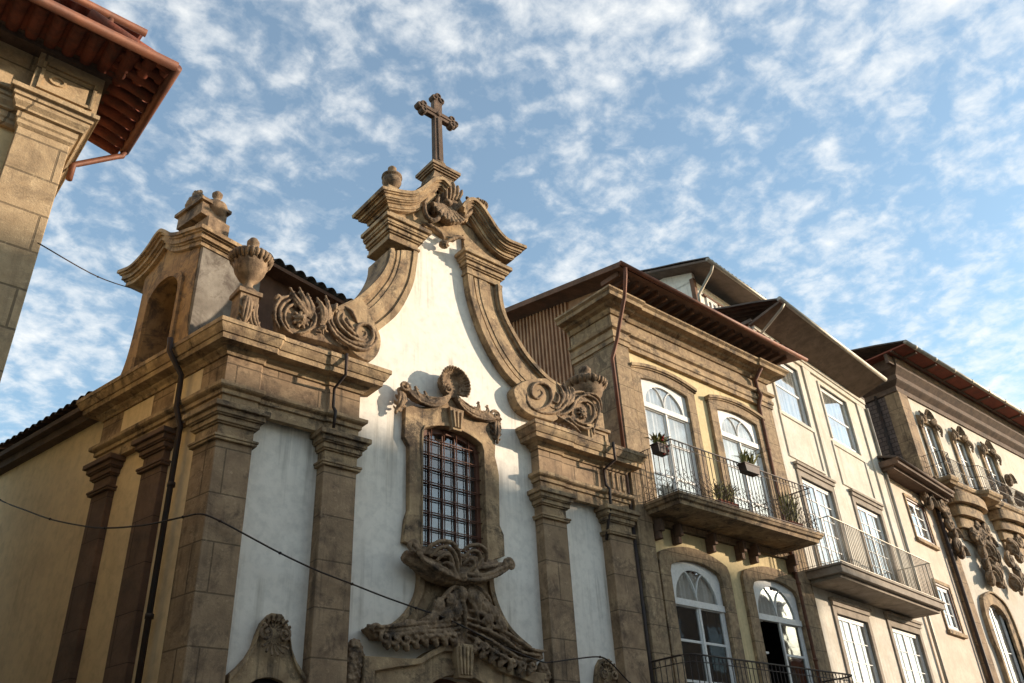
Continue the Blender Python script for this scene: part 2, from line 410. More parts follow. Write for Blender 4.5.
COR = [(-.02, 0), (.04, 0), (.05, .05), (.10, .08), (.12, .12), (.2, .14), (.22, .2), (.28, .24), (.30, .3), (.34, .31), (.34, .36), (-.02, .36)]
def prof(base, z, sx=1, sz=1): return [(a*sx if a > 0 else a, z+b*sz) for a, b in base]

# ------------------------------------------------------------------ ground, street
def build_ground():
    MB().box(-400, 400, -400, 400, -.3, 0).build('ground', 'cobble')['kind'] = 'structure'
    MB().box(-60, 80, .06, 2.2, .004, .13).build('pavement', 'paving')['kind'] = 'structure'
    MB().box(-60, 80, 2.2, 2.36, .004, .12).build('kerb', 'stone')['kind'] = 'structure'
build_ground()

# ================================================================== CHURCH
WP = -.20          # white wall plane, 20 cm behind the pilaster faces
church = thing('church', (7.7, 0, 0), 'white baroque church with curved granite gable topped by a stone cross', 'church')
wx0, wx1 = 7.06, 8.33                      # window opening in wall plane
# ---- walls
b = MB(); wall(b, 3.95, 11.72, 0, 8.0, WP-.45, WP, [(wx0, wx1, 5.40, 7.56), (6.6, 8.8, 0, 3.7)])
gin_l = smoothline(ats([(424, 226), (421, 244), (418, 263.5), (412.6, 285.7), (400, 310.8), (386, 324.7), (372, 333)], -.1), 4)
gin_r = smoothline(ats([(463.5, 232), (465.5, 245.4), (466.8, 271.8), (471, 296.8), (480.8, 327.4), (490, 349.5), (507.6, 376), (519, 388)], -.1), 4)
gl = [(u-.1, z) for u, z in gin_l if z > 8.7]; gr = [(u+.1, z) for u, z in gin_r if z > 8.7]
b.prism([(4.9, 8.0), (5.6, 8.7)]+gl[::-1]+gr+[(9.7, 8.7), (10.4, 8.0)], WP-.35, WP)
b.build('wall', 'white', church)
# side wall (upper band ochre, lower ochre) and nave wall further back
b = MB(FS); b.box(.1, 3.2, -.6, -.10, 0, 8.0); b.box(3.2, 30, -.6, -.12, 0, 7.9)
sw = b.build('side_wall', 'ochre', church); tag(sw, 'ochre plastered side wall in shade')
# ---- pilasters
def pilaster(u0, u1, F=FC, w1=0., wb=-.3):
    b = MB(F); b.box(u0, u1, wb, w1, 0.9, 6.30); b.box(u0-.06, u1+.06, wb, w1+.06, 0, .9)
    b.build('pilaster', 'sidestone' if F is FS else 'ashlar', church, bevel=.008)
    e = 1
    sp = [(6.30, 6.335, .045), (6.335, 6.37, .06), (6.37, 6.53, .0), (6.53, 6.555, .03), (6.555, 6.63, .055), (6.63, 6.65, .085), (6.65, 6.725, .105), (6.725, 6.80, .15), (6.80, 6.85, .05)]
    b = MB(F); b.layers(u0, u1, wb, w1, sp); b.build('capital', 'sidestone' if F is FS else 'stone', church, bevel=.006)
pilaster(5.32, 5.85); pilaster(9.48, 10.04); pilaster(11.11, 11.72)
# corner pier: front and side as one L-shaped block
b = MB()
def pier_poly(e):   # front-left corner is obtuse (102 deg)
    sx, sy = cos(R(102)), sin(R(102)); nx, ny = -sy, sx       # outward side normal
    # intersection of front offset line w=e and side offset line
    def pt(d_s, off): return (3.75+sx*d_s+nx*off, -(sy*d_s+ny*off))
    t = (-e-(-0)-( -0)) if False else None
    # side line: P=(3.75,0)+n*e+s*k ; need world y = -e
    k = (-e-ny*e)/sy
    c = (3.75+nx*e+sx*k, e)
    r = pt(.5+e, e); q = pt(.5+e, -.3)
    return [(4.25+e, e), (4.25+e, -.35), q, r, c]
b.hprism(pier_poly(0), .9, 6.30); b.hprism(pier_poly(.06), 0, .9); b.build('pilaster', 'ashlar', church, bevel=.008)
b = MB()
for z0, z1, e in [(6.30, 6.335, .045), (6.335, 6.37, .06), (6.37, 6.53, .0), (6.53, 6.555, .03), (6.555, 6.63, .055), (6.63, 6.65, .085), (6.65, 6.725, .105), (6.725, 6.80, .15), (6.80, 6.85, .05)]:
    b.hprism(pier_poly(e), z0, z1)
b.build('capital', 'stone', church, bevel=.006)
for a, c in ((1.22, 1.72), (2.56, 3.02)): pilaster(a, c, FS, 0., -.2)
# ---- entablatures: architrave, frieze, cornice, following plan paths
def FSp(u, w_):    # side-frame point in the front frame (u, w)
    p = FS(u, w_, 0); return (p.x, -p.y)
ARCH = [(-.1, 6.80), (.0, 6.80), (.0, 6.96), (.035, 6.97), (.035, 7.03), (.08, 7.05), (.10, 7.07), (.10, 7.12), (.03, 7.15), (.0, 7.15), (-.1, 7.15)]
FRZ = [(-.1, 7.15), (0, 7.15), (0, 7.57), (-.1, 7.57)]
CORN = [(-.1, 7.56), (.03, 7.56), (.05, 7.60), (.09, 7.63), (.10, 7.66), (.24, 7.67), (.25, 7.745), (.27, 7.75), (.30, 7.80), (.325, 7.86), (.34, 7.865), (.34, 7.93), (-.1, 7.97)]
LEFT = [(5.85, -.35), (5.85, 0), (5.32, 0), (5.30, -.03), (4.28, -.03), (4.25, 0), (3.75, 0), FSp(3.12, 0), FSp(3.12, -.3)]
RIGHT = [(11.72, -.35), (11.72, 0), (11.1, 0), (11.08, -.03), (10.07, -.03), (10.04, 0), (9.48, 0), (9.48, -.35)]
for pth in (LEFT, RIGHT):
    for nm, pf, mt in (('architrave', ARCH, 'stone'), ('frieze', FRZ, 'ashlar'), ('cornice', CORN, 'stone')):
        b = MB(); b.sweep(pth, pf); b.build(nm, mt, church)
for a_, c_ in ((.55, 1.2), (1.75, 2.54)): MB(FS).box(a_, c_, -.12, .004, 7.16, 7.55).build('frieze_plaster', 'ochre', church)
b = MB(); b.hprism([(3.9, -.05), (5.82, -.05), (5.82, -1.2), FSp(3.1, -1.2), FSp(3.1, -.05)], 7.9, 7.96); b.build('parapet_top', 'stone', church)
MB().hprism([(9.5, -.05), (11.7, -.05), (11.7, -1.2), (9.5, -1.2)], 7.9, 7.96).build('parapet_top', 'stone', church)

# ---- gable bands
def band(outer, inner, n=30):
    o = resample(outer, n); i = resample(inner, n)
    def mid(t): return [lerp(a, c, t) for a, c in zip(o, i)]
    b = MB(); b.ring(i, o, -.72, -.08)
    b.ring(mid(.17), mid(0.0), -.1, -.025); b.ring(mid(.12), mid(0.0), -.1, .008)
    b.ring(mid(1.0), mid(.84), -.1, -.04)
    b.ring(mid(.42), mid(.30), -.1, -.06); b.ring(mid(.78), mid(.66), -.1, -.06)
    b.ring(mid(.66), mid(.42), -.1, -.045)
    return b.build('gable_band', 'stone', church)
lo = smoothline(ats([(389, 249.5), (387.6, 260.7), (380.6, 274.6), (369.5, 287), (358.3, 296.8), (346, 305), (333, 309)], -.05), 4)
li = smoothline(ats([(418, 251), (416.5, 265), (412.6, 285.7), (400, 310.8), (386, 324.7), (375, 332), (367, 334)], -.05), 4)
ro = smoothline(ats([(500.2, 288), (501, 300), (505.8, 319), (519.7, 344), (530, 359.5), (548.6, 379), (560, 386)], -.05), 4)
ri = smoothline(ats([(466.5, 262), (467.5, 275), (471, 296.8), (480.8, 327.4), (494, 355), (507.6, 375), (522, 389)], -.05), 4)
band(lo, li); band(ro, ri)
# scroll bases where the bands land on the cornices
b = MB(); b.prism(smoothline(ats([(333, 309), (360, 300), (374, 326), (379, 338), (378.5, 349), (374, 358), (366, 362), (350, 352), (338, 330), (333, 309)], -.05), 3)[:-1], -.5, .0); b.build('scroll_block', 'stone', church, bevel=.01)
b = MB(); b.prism(smoothline(ats([(548, 379), (560, 392), (556, 420), (540, 419), (526, 414), (516.5, 405), (512, 392), (517, 385), (530, 380), (548, 379)], -.05), 3)[:-1], -.5, .0)
b.build('scroll_block', 'stone', church, bevel=.01)

# ---- gable capitals and curved cornice
def tiers(u0, u1, spec, wb, wf):
    b = MB(); b.layers(u0, u1, wb, wf, spec); return b
GC = lambda z: [(z, z+.05, .03), (z+.05, z+.16, .0), (z+.16, z+.19, .035), (z+.19, z+.27, .07), (z+.27, z+.30, .11), (z+.30, z+.37, .13), (z+.37, z+.45, .18), (z+.45, z+.62, .03)]
ul0, zl0 = at(389, 250, -.05); ul1, _ = at(418, 252, -.05)
ur0, zr0 = at(467, 262, -.05); ur1, _ = at(500.5, 287, -.05)
zl0 = zr0 = (zl0+zr0)/2 - .02
b = tiers(ul0, ul1, GC(zl0), -.74, -.05); b.build('gable_capital', 'stone', church, bevel=.006)
b = tiers(ur0, ur1, GC(zr0), -.74, -.05); b.build('gable_capital', 'stone', church, bevel=.006)
# curved (swan-neck) cornice: layered strips along a face-plane curve
def curved_cornice(path, lay, wb, wf, e0=1, e1=0):
    b = MB(); P = [Vector(p) for p in path]; n = len(P)
    nor = []
    for i in range(n):
        t = (P[min(i+1, n-1)]-P[max(i-1, 0)]).normalized(); nor.append(Vector((-t.y, t.x)) if t.x > 0 else Vector((t.y, -t.x)))
    for a0, a1, e in lay:
        Q = [p.copy() for p in P]; t0 = (P[0]-P[1]).normalized(); t1 = (P[-1]-P[-2]).normalized()
        inn = [Q[0]+t0*e*e0+nor[0]*a0]+[q+m_*a0 for q, m_ in zip(Q, nor)]+[Q[-1]+t1*e*e1+nor[-1]*a0]
        out = [Q[0]+t0*e*e0+nor[0]*a1]+[q+m_*a1 for q, m_ in zip(Q, nor)]+[Q[-1]+t1*e*e1+nor[-1]*a1]
        b.ring([tuple(p) for p in inn], [tuple(p) for p in out], wb-e*.6, wf+e)
    return b
LAY = [(-.28, -.25, .02), (-.25, -.18, .05), (-.18, -.155, .09), (-.155, -.13, .14), (-.13, -.07, .17), (-.07, -.045, .21), (-.045, .02, .25)]
cl_px = [(389, 194), (400, 196), (411, 196), (421, 190), (430, 183), (439, 183), (446, 190)]
cr_px = [(512, 247), (503, 243), (494, 234), (486, 222), (478, 210), (470, 203), (463, 204), (458, 211)]
pl = smoothline(ats(cl_px, .05), 4); pr_ = smoothline(ats(cr_px, .05), 4)
if True:
    curved_cornice(pl, LAY, -.66, -.03).build('curved_cornice', 'stone', church)
    curved_cornice(pr_, LAY, -.66, -.03).build('curved_cornice', 'stone', church)
# stone tympanum between, and the pedestal under the cross
zt = zl0+.55
b = MB()
ty = ats([(424, 226), (433, 228), (444, 236), (456, 240), (464, 234)], -.1)
top = ats([(398, 196), (416, 194), (428, 186), (440, 170), (452, 178), (464, 200), (484, 222), (500, 242)], -.1)
b.prism([(ul0+.05, zt)]+[(ul1, zt)]+ty+[(ur0, zt), (ur1-.05, zt-.1)]+[(p[0], p[1]-.12) for p in top[::-1]], -.8, -.12)
b.build('tympanum_block', 'stone', church)
cu = 7.62
CY = -.28         # w of the crest axis
def atX(x, y, wv): return at(x, y, wv)
pbz = atX(438, 182, CY)[1]; ptz = atX(438, 158, CY)[1]
b = MB(); uc = atX(438, 165, CY)[0]
b.sweep([(uc-.5, pbz-.5), (uc-.38, pbz-.34), (uc-.27, pbz-.12), (uc-.24, pbz+.02)], [(0, CY-.22), (0, CY+.22), (.3, CY+.22), (.3, CY-.22)], 'face')
b.prism([(uc-.62, pbz-.62), (uc-.42, pbz-.36), (uc-.27, pbz-.12), (uc-.24, pbz+.02), (uc+.24, pbz+.02), (uc+.27, pbz-.12), (uc+.42, pbz-.45), (uc+.66, pbz-.95)], CY-.2, CY+.2)
for z0, z1, e in [(0, .05, .0), (.05, .09, .04), (.09, .13, .07), (.13, .20, .10), (.20, .23, .05)]:
    b.box(uc-.24-e, uc+.24+e, CY-.2-e, CY+.2+e, pbz+z0, pbz+z1)
b.lathe(uc, CY, [(.20, pbz+.22), (.19, pbz+.27), (.13, pbz+.33), (.15, pbz+.38), (.16, pbz+.42), (.12, pbz+.47), (.05, pbz+.48)], 16)
b.build('cross_pedestal', 'ornament', church)
# ---- cross
def cross():
    b = MB(); z0 = pbz+.43; cxx, zc = atX(436.5, 116, CY); zt_ = atX(436.6, 97, CY)[1]; c0 = uc; 
    w2 = .105; arm = .36; c1 = cxx
    b.prism([(c0-w2, z0), (c0+w2, z0), (c1+w2*.9, zc-.0), (c1-w2*.9, zc)], CY-.06, CY+.06)
    b.prism([(c1-w2, zc-.02), (c1+w2, zc-.02), (c1+w2, zt_-.12), (c1-w2, zt_-.12)], CY-.06, CY+.06)
    b.box(c1-arm, c1+arm, CY-.058, CY+.058, zc-.10, zc+.10)
    b.prism([(c0-.03, z0+.1), (c0+.03, z0+.1), (c1+.03, zc-.12), (c1-.03, zc-.12)], CY, CY+.085)
    b.box(c1-arm+.02, c1+arm-.02, CY, CY+.082, zc-.025, zc+.025)
    for (x, z, dx, dz) in ((c1-arm, zc, -1, 0), (c1+arm, zc, 1, 0), (c1, zt_-.12, 0, 1)):
        for (ox, oz) in ((dx*.09, dz*.09), (dz*.085, dx*.085), (-dz*.085, -dx*.085)):
            pts = [(x+ox+cos(2*pi*k/14)*.078, z+oz+sin(2*pi*k/14)*.078) for k in range(14)]
            b.prism(pts, CY-.065, CY+.065)
            pi_ = [(x+ox+cos(2*pi*k/14)*.038, z+oz+sin(2*pi*k/14)*.038) for k in range(14)]
            po_ = [(x+ox+cos(2*pi*k/14)*.068, z+oz+sin(2*pi*k/14)*.068) for k in range(14)]
            b.ring(pi_, po_, CY, CY+.085, True)
    b.blob(c1, CY+.07, zc, .06, .04, .06)
    b.build('cross', 'darkstone', church, bevel=.006)
cross()
# ---- crest carving between the swan necks
b = MB(); z5b = lambda x, y: (340+x*.2928, 80+y*.2928)
su, sz = at(*z5b(372, 425), .1)
b.shell(su, sz+.05, .06, .46, R(-148), R(-38), 9, .03, .052); b.prism([(su+.40*cos(R(a)), sz+.05+.40*sin(R(a))) for a in range(-150, -34, 12)]+[(su, sz+.1)], -.1, .05)
b.blob(su, .08, sz+.06, .10, .07, .07)
b.F = FC
def st5(lst, w_, r, dome=.05):
    for pts in lst:
        q = smoothline([at(*z5b(x, y), w_) for x, y in pts], 4); n = len(q)
        b.tube([(u, w_+dome*sin(pi*i/(n-1)), z) for i, (u, z) in enumerate(q)], [r*(.45+.55*sin(pi*min(1, .12+.76*i/(n-1)))) for i in range(n)], 7, 1.3)
st5([[(352, 348), (356, 380), (360, 410)], [(368, 345), (370, 380), (372, 410)], [(384, 350), (384, 380), (382, 410)], [(400, 362), (397, 385), (392, 412)], [(415, 378), (408, 395), (400, 415)]], .06, .034)
st5([[(345, 330), (330, 360), (318, 380), (300, 385), (295, 365), (310, 355), (322, 368)], [(300, 395), (285, 430), (290, 470), (315, 485), (335, 470), (330, 450), (315, 455)], [(335, 400), (325, 430), (340, 455)], [(430, 400), (445, 425), (440, 455), (420, 470), (405, 455), (412, 440)]], .0, .045)
st5([[(280, 490), (310, 505), (340, 530), (355, 545)], [(425, 545), (400, 540), (375, 548), (360, 555)]], -.08, .04)
pu, pz = at(*z5b(355, 562), -.05); b.rosette(pu, pz, -.02, .11, 6); b.blob(pu, -.06, pz, .1, .08, .08)
b.build('crest_carving', 'ornament', church)
# ---- urns and finials
def urn(uu, ww, z, s, name='urn', F=FC, fl=14, q=1.):
    b = MB(F)
    P = [(.16, 0), (.16, .04), (.10, .07), (.075, .13), (.09, .17), (.16, .22), (.235, .32), (.27, .42), (.27, .46), (.31, .49), (.31, .54), (.25, .57), (.20, .62), (.11, .68), (.075, .71), (.10, .75), (.10, .80), (.06, .85), (.015, .87)]
    b.lathe(uu, ww, [(r*s*q, z+h*s) for r, h in P], 28, fl, z+.44*s, z+.6*s)
    for k in range(26):
        a = 2*pi*k/26; b.tube([(uu+cos(a)*r_*s*q, ww+sin(a)*r_*s*q, z+h_*s) for r_, h_ in ((.25, .44), (.305, .49), (.32, .53), (.28, .57), (.21, .61))], [.012*s, .028*s, .034*s, .028*s, .01*s], 5)
    return b.build(name, 'ornament', church)
u_, z_ = at(396, 190, 0.05); b = MB(); b.lathe(u_, -.1, [(r*.62, z_+.04+h*.62) for r, h in [(.16, 0), (.15, .05), (.08, .10), (.14, .17), (.24, .26), (.29, .38), (.28, .48), (.24, .53), (.31, .55), (.30, .62), (.20, .70), (.10, .75), (.08, .80), (.13, .86), (.13, .93), (.07, 1.0), (.01, 1.02)]], 24); b.build('urn', 'ornament', church)
MB().box(u_-.16, u_+.16, -.26, .05, z_-.2, z_+.06).build('urn_base', 'stone', church)
u_, z_ = at(479, 214, -.4); urn(u_, -.42, z_-.1, .62)
# left big urn with pedestal (on the cornice near the corner)
pu = 3.96
b = MB(); b.box(pu-.20, pu+.18, -.36, .0, 7.93, 8.02); b.box(pu-.14, pu+.14, -.32, -.03, 8.02, 8.66); b.box(pu-.18, pu+.18, -.35, .0, 8.66, 8.73)
b.leaf((pu+.12, 8.55), (pu+.36, 8.0), -.08, .16, .08, -.25, 5); b.leaf((pu-.02, 8.6), (pu-.05, 8.1), -.03, .16, .05, 0, 4)
b.build('urn_pedestal', 'ornament', church); urn(pu, -.17, 8.73, 1.2, q=.78)
pu, pz = at(592, 432, -.15)
b = MB(); b.box(pu-.25, pu+.30, -.36, -.02, 7.93, 8.35); b.box(pu-.3, pu+.35, -.4, .02, 8.35, 8.41); b.box(10.94, 11.34, -.42, -.04, 7.93, 8.78); b.ring([(pu-.14, 8.02), (pu+.19, 8.02), (pu+.19, 8.27), (pu-.14, 8.27)], [(pu-.18, 7.98), (pu+.23, 7.98), (pu+.23, 8.31), (pu-.18, 8.31)], -.03, .0, True)
b.build('urn_pedestal', 'stone', church); uq = at(587, 400, -.18); urn(11.14, -.22, 8.78, 1.25)

# ---- flame scrolls on the cornices
z4 = lambda x, y: (220+x*.2635, 220+y*.2635)
zr = lambda x, y: (480+x*.1757, 380+y*.1757)
def strokes(b, conv, lst, w_, r, dome=.05):
    for pts in lst:
        q = smoothline([at(*conv(x, y), w_) for x, y in pts], 4); n = len(q)
        b.tube([(u, w_+dome*sin(pi*i/(n-1)), z) for i, (u, z) in enumerate(q)], [r*(.4+.6*sin(pi*min(1, .12+.76*i/(n-1)))) for i in range(n)], 6, 1.3)
b = MB(); WS = -.02
strokes(b, z4, [[(425, 322), (405, 375), (422, 425), (455, 462), (500, 488), (540, 497), (575, 480), (590, 450), (583, 415)],
 [(435, 335), (420, 380), (438, 422), (475, 458), (515, 475), (550, 478), (572, 455), (570, 420), (548, 400), (520, 405), (510, 430), (525, 450), (548, 445), (550, 428), (538, 424)],
 [(452, 345), (440, 380), (455, 415), (490, 448), (525, 462), (552, 462), (562, 440)], [(466, 355), (460, 385), (474, 412), (502, 435), (515, 446)],
 [(480, 372), (480, 395), (492, 412), (508, 420)], [(440, 322), (432, 335), (428, 350)], [(470, 330), (490, 350), (505, 375), (520, 395)]], WS, .034, .05)
strokes(b, z4, [[(262, 288), (225, 305), (204, 340), (205, 382), (225, 412)], [(275, 300), (242, 318), (222, 350), (226, 388), (248, 418), (275, 432)], [(285, 318), (258, 332), (240, 360), (244, 392), (262, 414)],
 [(240, 290), (212, 320), (196, 365)], [(300, 325), (335, 335), (356, 368), (350, 405), (320, 428), (290, 430)], [(232, 300), (215, 292), (205, 305)]], WS, .028, .04)
ru, rz = at(*z4(302, 382), WS); b.rosette(ru, rz, WS+.03, .15, 9); b.rosette(ru, rz, WS+.08, .08, 6)
for k, t in ((0, (265, 262)), (1, (300, 262)), (2, (330, 285))): b.leaf(at(*z4(352, 378), WS), at(*z4(*t), WS), WS, .12, .07, .12-.05*k, 3)
b.leaf(at(*z4(385, 400), WS), at(*z4(366, 302), WS), WS, .13, .08, -.1, 4); b.leaf(at(*z4(392, 398), WS), at(*z4(398, 292), WS), WS, .11, .06, -.1, 3)
ru, rz = at(*z4(385, 418), WS); b.rosette(ru, rz, WS+.04, .10, 5)
hp = [at(*z4(x, y), WS) for x, y in ((215, 330), (250, 300), (320, 320), (370, 370), (420, 340), (470, 350), (560, 400), (590, 440), (560, 500), (480, 490), (400, 460), (300, 435), (225, 415))]
b.prism(hp, -.2, WS-.02)
b.tube([(u, -.1, 7.99) for u in (4.1, 4.5, 5, 5.5, 5.95)], [.06, .1, .09, .1, .06], 8)
b.build('scroll_ornament', 'ornament', church)
b = MB()
strokes(b, zr, [[(270, 60), (262, 100), (275, 145), (310, 172), (350, 168), (385, 140), (396, 100), (385, 55), (350, 25), (310, 25), (285, 55), (290, 95), (325, 110), (350, 85), (340, 60), (322, 66)],
 [(300, 172), (350, 190), (410, 192), (455, 170), (485, 130), (505, 90), (545, 70), (590, 68)], [(390, 150), (425, 165), (450, 140), (462, 100), (450, 55), (432, 25)], [(405, 120), (425, 135), (438, 105), (428, 70)],
 [(430, 200), (480, 192), (515, 165), (535, 125), (575, 95)], [(460, 130), (480, 95), (478, 60), (465, 30)], [(500, 100), (520, 70), (515, 45)]], WS, .032, .05)
strokes(b, zr, [[(520, 200), (525, 160), (555, 130), (600, 125), (635, 155), (640, 205), (620, 245), (580, 250), (545, 230)], [(560, 95), (610, 90), (655, 120), (670, 170), (660, 230), (640, 290), (650, 310)],
 [(590, 75), (640, 85), (675, 120), (690, 175)], [(505, 215), (545, 262), (600, 280), (640, 262)], [(430, 200), (470, 232), (520, 262), (570, 300)]], WS, .028, .04)
ru, rz = at(*zr(578, 190), WS); b.rosette(ru, rz, WS+.02, .13, 8)
for t in ((430, 18), (470, 20), (500, 45), (530, 60)): b.leaf(at(*zr(470, 150), WS), at(*zr(*t), WS), WS, .11, .07, -.1, 3)
b.prism([at(*zr(x, y), WS) for x, y in ((270, 60), (330, 20), (395, 60), (450, 110), (540, 80), (620, 90), (670, 150), (660, 240), (600, 275), (520, 240), (400, 200), (300, 170))][::-1], -.2, WS-.02)
b.tube([(u, -.1, 7.99) for u in (9.4, 9.8, 10.3, 10.7)], [.06, .09, .09, .06], 8)
b.build('scroll_ornament', 'ornament', church)

# ---- central window
SW = WP+.10      # surround face
so = ats([(404, 541), (407, 514), (409.5, 510), (409.5, 443), (404.5, 437), (405.8, 408)], SW)
op = arch_pts(wx0+.02, wx1-.02, 5.40, 7.36, .17)
oL = [(6.84, 5.38), (6.84, 5.86), (6.90, 5.90), (6.90, 6.72), (6.84, 6.79), (6.83, 7.42)]
oR = [(2*7.71-u, z) for u, z in oL][::-1]
hood = [(lerp((6.83,), (8.59,), i/12)[0], 7.42+.20*sin(pi*i/12)) for i in range(1, 12)]
outer = resample(oL+hood+oR, 40); inner = resample(op, 40)
so_l = [at(x, y, SW) for x, y in ((404, 541), (407, 514), (409.5, 510), (409.5, 443), (404.5, 437), (405.8, 404), (424, 408), (437, 403), (449, 396))]
so_r = [at(x, y, SW) for x, y in ((449, 396), (461, 405), (473, 413), (484, 417), (496, 420), (495, 462), (499, 468), (500, 528), (504, 534), (505, 556))]
outer = resample(so_l, 20)[:-1]+resample(so_r, 21)
inner = resample(op, 40)
b = MB(); b.ring(inner, outer, WP-.07, SW)
for sg in (0,):
    b.ring([lerp(a, c, .0) for a, c in zip(inner, outer)], [lerp(a, c, .12) for a, c in zip(inner, outer)], SW-.01, SW+.02)
kx = 7.71
b.build('window_surround', 'stone', church, bevel=.006)
b = MB(); b.prism([(kx-.09, 7.46), (kx+.09, 7.46), (kx+.15, 7.86), (kx-.15, 7.86)], SW-.02, SW+.08)
for k in (-.07, 0, .07): b.prism([(kx+k*.8-.014, 7.50), (kx+k*.8+.014, 7.50), (kx+k*1.2+.02, 7.80), (kx+k*1.2-.02, 7.80)], SW+.07, SW+.115)
b.build('keystone', 'stone', church, bevel=.005)
win = MB(); win.ring(resample(arch_pts(wx0+.09, wx1-.09, 5.5, 7.29, .15), 24), resample(arch_pts(wx0+.02, wx1-.02, 5.42, 7.355, .17), 24), WP-.08, WP-.03)
for i in range(1, 5): win.box(wx0+i*.254-.007, wx0+i*.254+.007, WP-.075, WP-.045, 5.45, 7.40+.10*sin(pi*i/5))
for j in range(0, 8): win.box(wx0+.05, wx1-.05, WP-.077, WP-.055, 5.55+j*.245-.006, 5.55+j*.245+.006)
wo_ = win.build('window', 'frameb', church)
b = MB(); b.prism(arch_pts(wx0+.03, wx1-.03, 5.43, 7.345, .16), WP-.085, WP-.079); b.build('glass', 'glassd', wo_)
b = MB()
for i in range(1, 5): b.tube([(wx0+i*.254, WP+.0, 5.42), (wx0+i*.254, WP+.0, 7.38+.12*sin(pi*i/5))], .010, 6)
for j in range(0, 8): b.tube([(wx0, WP+.005, 5.55+j*.245), (wx1, WP+.005, 5.55+j*.245)], .010, 6)
b.build('grille', 'frameb', wo_)
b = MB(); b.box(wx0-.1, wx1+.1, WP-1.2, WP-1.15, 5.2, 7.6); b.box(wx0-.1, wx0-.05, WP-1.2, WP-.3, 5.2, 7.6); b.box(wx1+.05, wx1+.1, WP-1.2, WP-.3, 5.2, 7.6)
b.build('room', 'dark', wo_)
b = MB()
for k, (a, c, z0, z1) in enumerate(((.12, .30, 5.5, 5.75), (.55, .70, 5.5, 6.2), (.8, .95, 6.4, 6.8))): b.box(wx0+a, wx0+c, WP-.22, WP-.20, z0, z1)
b.build('curtain_or_sheet', 'curtain_or_sheet', wo_)
# crest above window
zq = lambda x, y: (380+x*.1757, 350+y*.1757)
OW = SW+.06
def A(x, y, w_=OW): return at(*zq(x, y), w_)
b = MB(); sc0 = A(418, 205, .02)
b.shell(sc0[0], sc0[1]+.03, SW+.04, .30, R(-40), R(220), 23, .13, .025); b.shell(sc0[0], sc0[1]+.03, SW+.03, .24, R(-40), R(220), 25, .07, .022)
b.prism([(sc0[0]+.24*cos(k*pi/8), sc0[1]+.05+.24*sin(k*pi/8)) for k in range(16)], SW-.02, SW+.06)

b.spiral(*A(382, 222), OW, .10, 1.7, R(60), 1, .03); b.spiral(*A(462, 240), OW, .10, 1.7, R(120), -1, .03)
def wing(pts, ends, sg):
    q = smoothline([(*A(x, y),) for x, y in pts], 4); n = len(q)
    b.tube([(u, OW-.03, z) for u, z in q], [.05+.03*sin(pi*i/(n-1)) for i in range(n)], 8)
    for k in range(4):
        off = (k-1.5)*.05
        b.tube([(u, OW+.03, z+off*sin(pi*min(1, .1+i/(n-1)))) for i, (u, z) in enumerate(q)], [.02*(.5+.5*sin(pi*i/(n-1))) for i in range(n)], 6)
wing([(395, 260), (370, 285), (320, 300), (260, 290), (200, 265), (150, 225), (128, 200)], None, -1)
wing([(430, 262), (455, 300), (500, 340), (560, 370), (620, 385), (665, 385), (690, 400)], None, 1)
b.spiral(*A(140, 215), OW, .10, 1.5, R(-20), 1, .032); b.leaf(A(250, 290), A(205, 215), OW-.02, .14, .06, .3, 3); b.leaf(A(300, 300), A(255, 240), OW-.02, .12, .06, .3, 3)
b.leaf(A(125, 215), A(98, 345), OW-.06, .17, .08, .1, 4); b.leaf(A(560, 370), A(610, 320), OW-.02, .13, .06, -.3, 3); b.leaf(A(510, 345), A(560, 300), OW-.02, .12, .06, -.3, 3)
b.spiral(*A(655, 375), OW, .10, 1.5, R(200), -1, .032); b.leaf(A(680, 395), A(675, 520), OW-.06, .17, .08, -.1, 4)
b.build('window_crest', 'ornament', church)
# console under the window
z7 = lambda x, y: (330+x*.2246, 530+y*.2246)
def Bq(x, y, w_=.12): return at(*z7(x, y), w_)
b = MB(); CW = .12
zp = lambda x, y: (320+x*.2973, 480+y*.2973)
q = smoothline([at(*zp(x, y), CW) for x, y in ((300, 245), (345, 268), (400, 300), (470, 315), (530, 312), (590, 300), (640, 285))], 4); n = len(q)
b.tube([(u, CW-.14, z) for u, z in q], [.08+.10*sin(pi*i/(n-1)) for i in range(n)], 10)
strokes(b, zp, [[(352, 250), (365, 225), (400, 210), (440, 220), (464, 255), (470, 300)], [(372, 258), (388, 236), (415, 230), (440, 248), (456, 285), (464, 315)], [(392, 272), (406, 256), (425, 260), (440, 290), (456, 322)], [(335, 245), (345, 275), (385, 305), (440, 328), (470, 335)], [(340, 262), (372, 285), (415, 308), (462, 325)], [(410, 282), (425, 285), (440, 310), (458, 332)],
 [(478, 240), (500, 223), (530, 226), (552, 248), (556, 275)], [(480, 262), (500, 243), (522, 248), (532, 275), (518, 300)], [(480, 285), (496, 270), (510, 288), (500, 312)], [(476, 335), (530, 340), (580, 325), (630, 300)], [(484, 318), (540, 324), (590, 306), (640, 284)], [(520, 300), (560, 296), (600, 282)]], CW, .036, .07)
b.spiral(*at(*zp(312, 228), CW), CW, .11, 1.6, R(-60), 1, .045); b.spiral(*at(*zp(636, 286), CW), CW, .10, 1.6, R(240), -1, .045)
for x, y in ((478, 325), (440, 318), (520, 320)): q = at(*zp(x, y), CW); b.blob(q[0], CW+.02, q[1], .07, .07, .09)
b.box(6.95, 8.45, WP, -.02, 5.30, 5.42)
b.build('window_console', 'ornament', church)
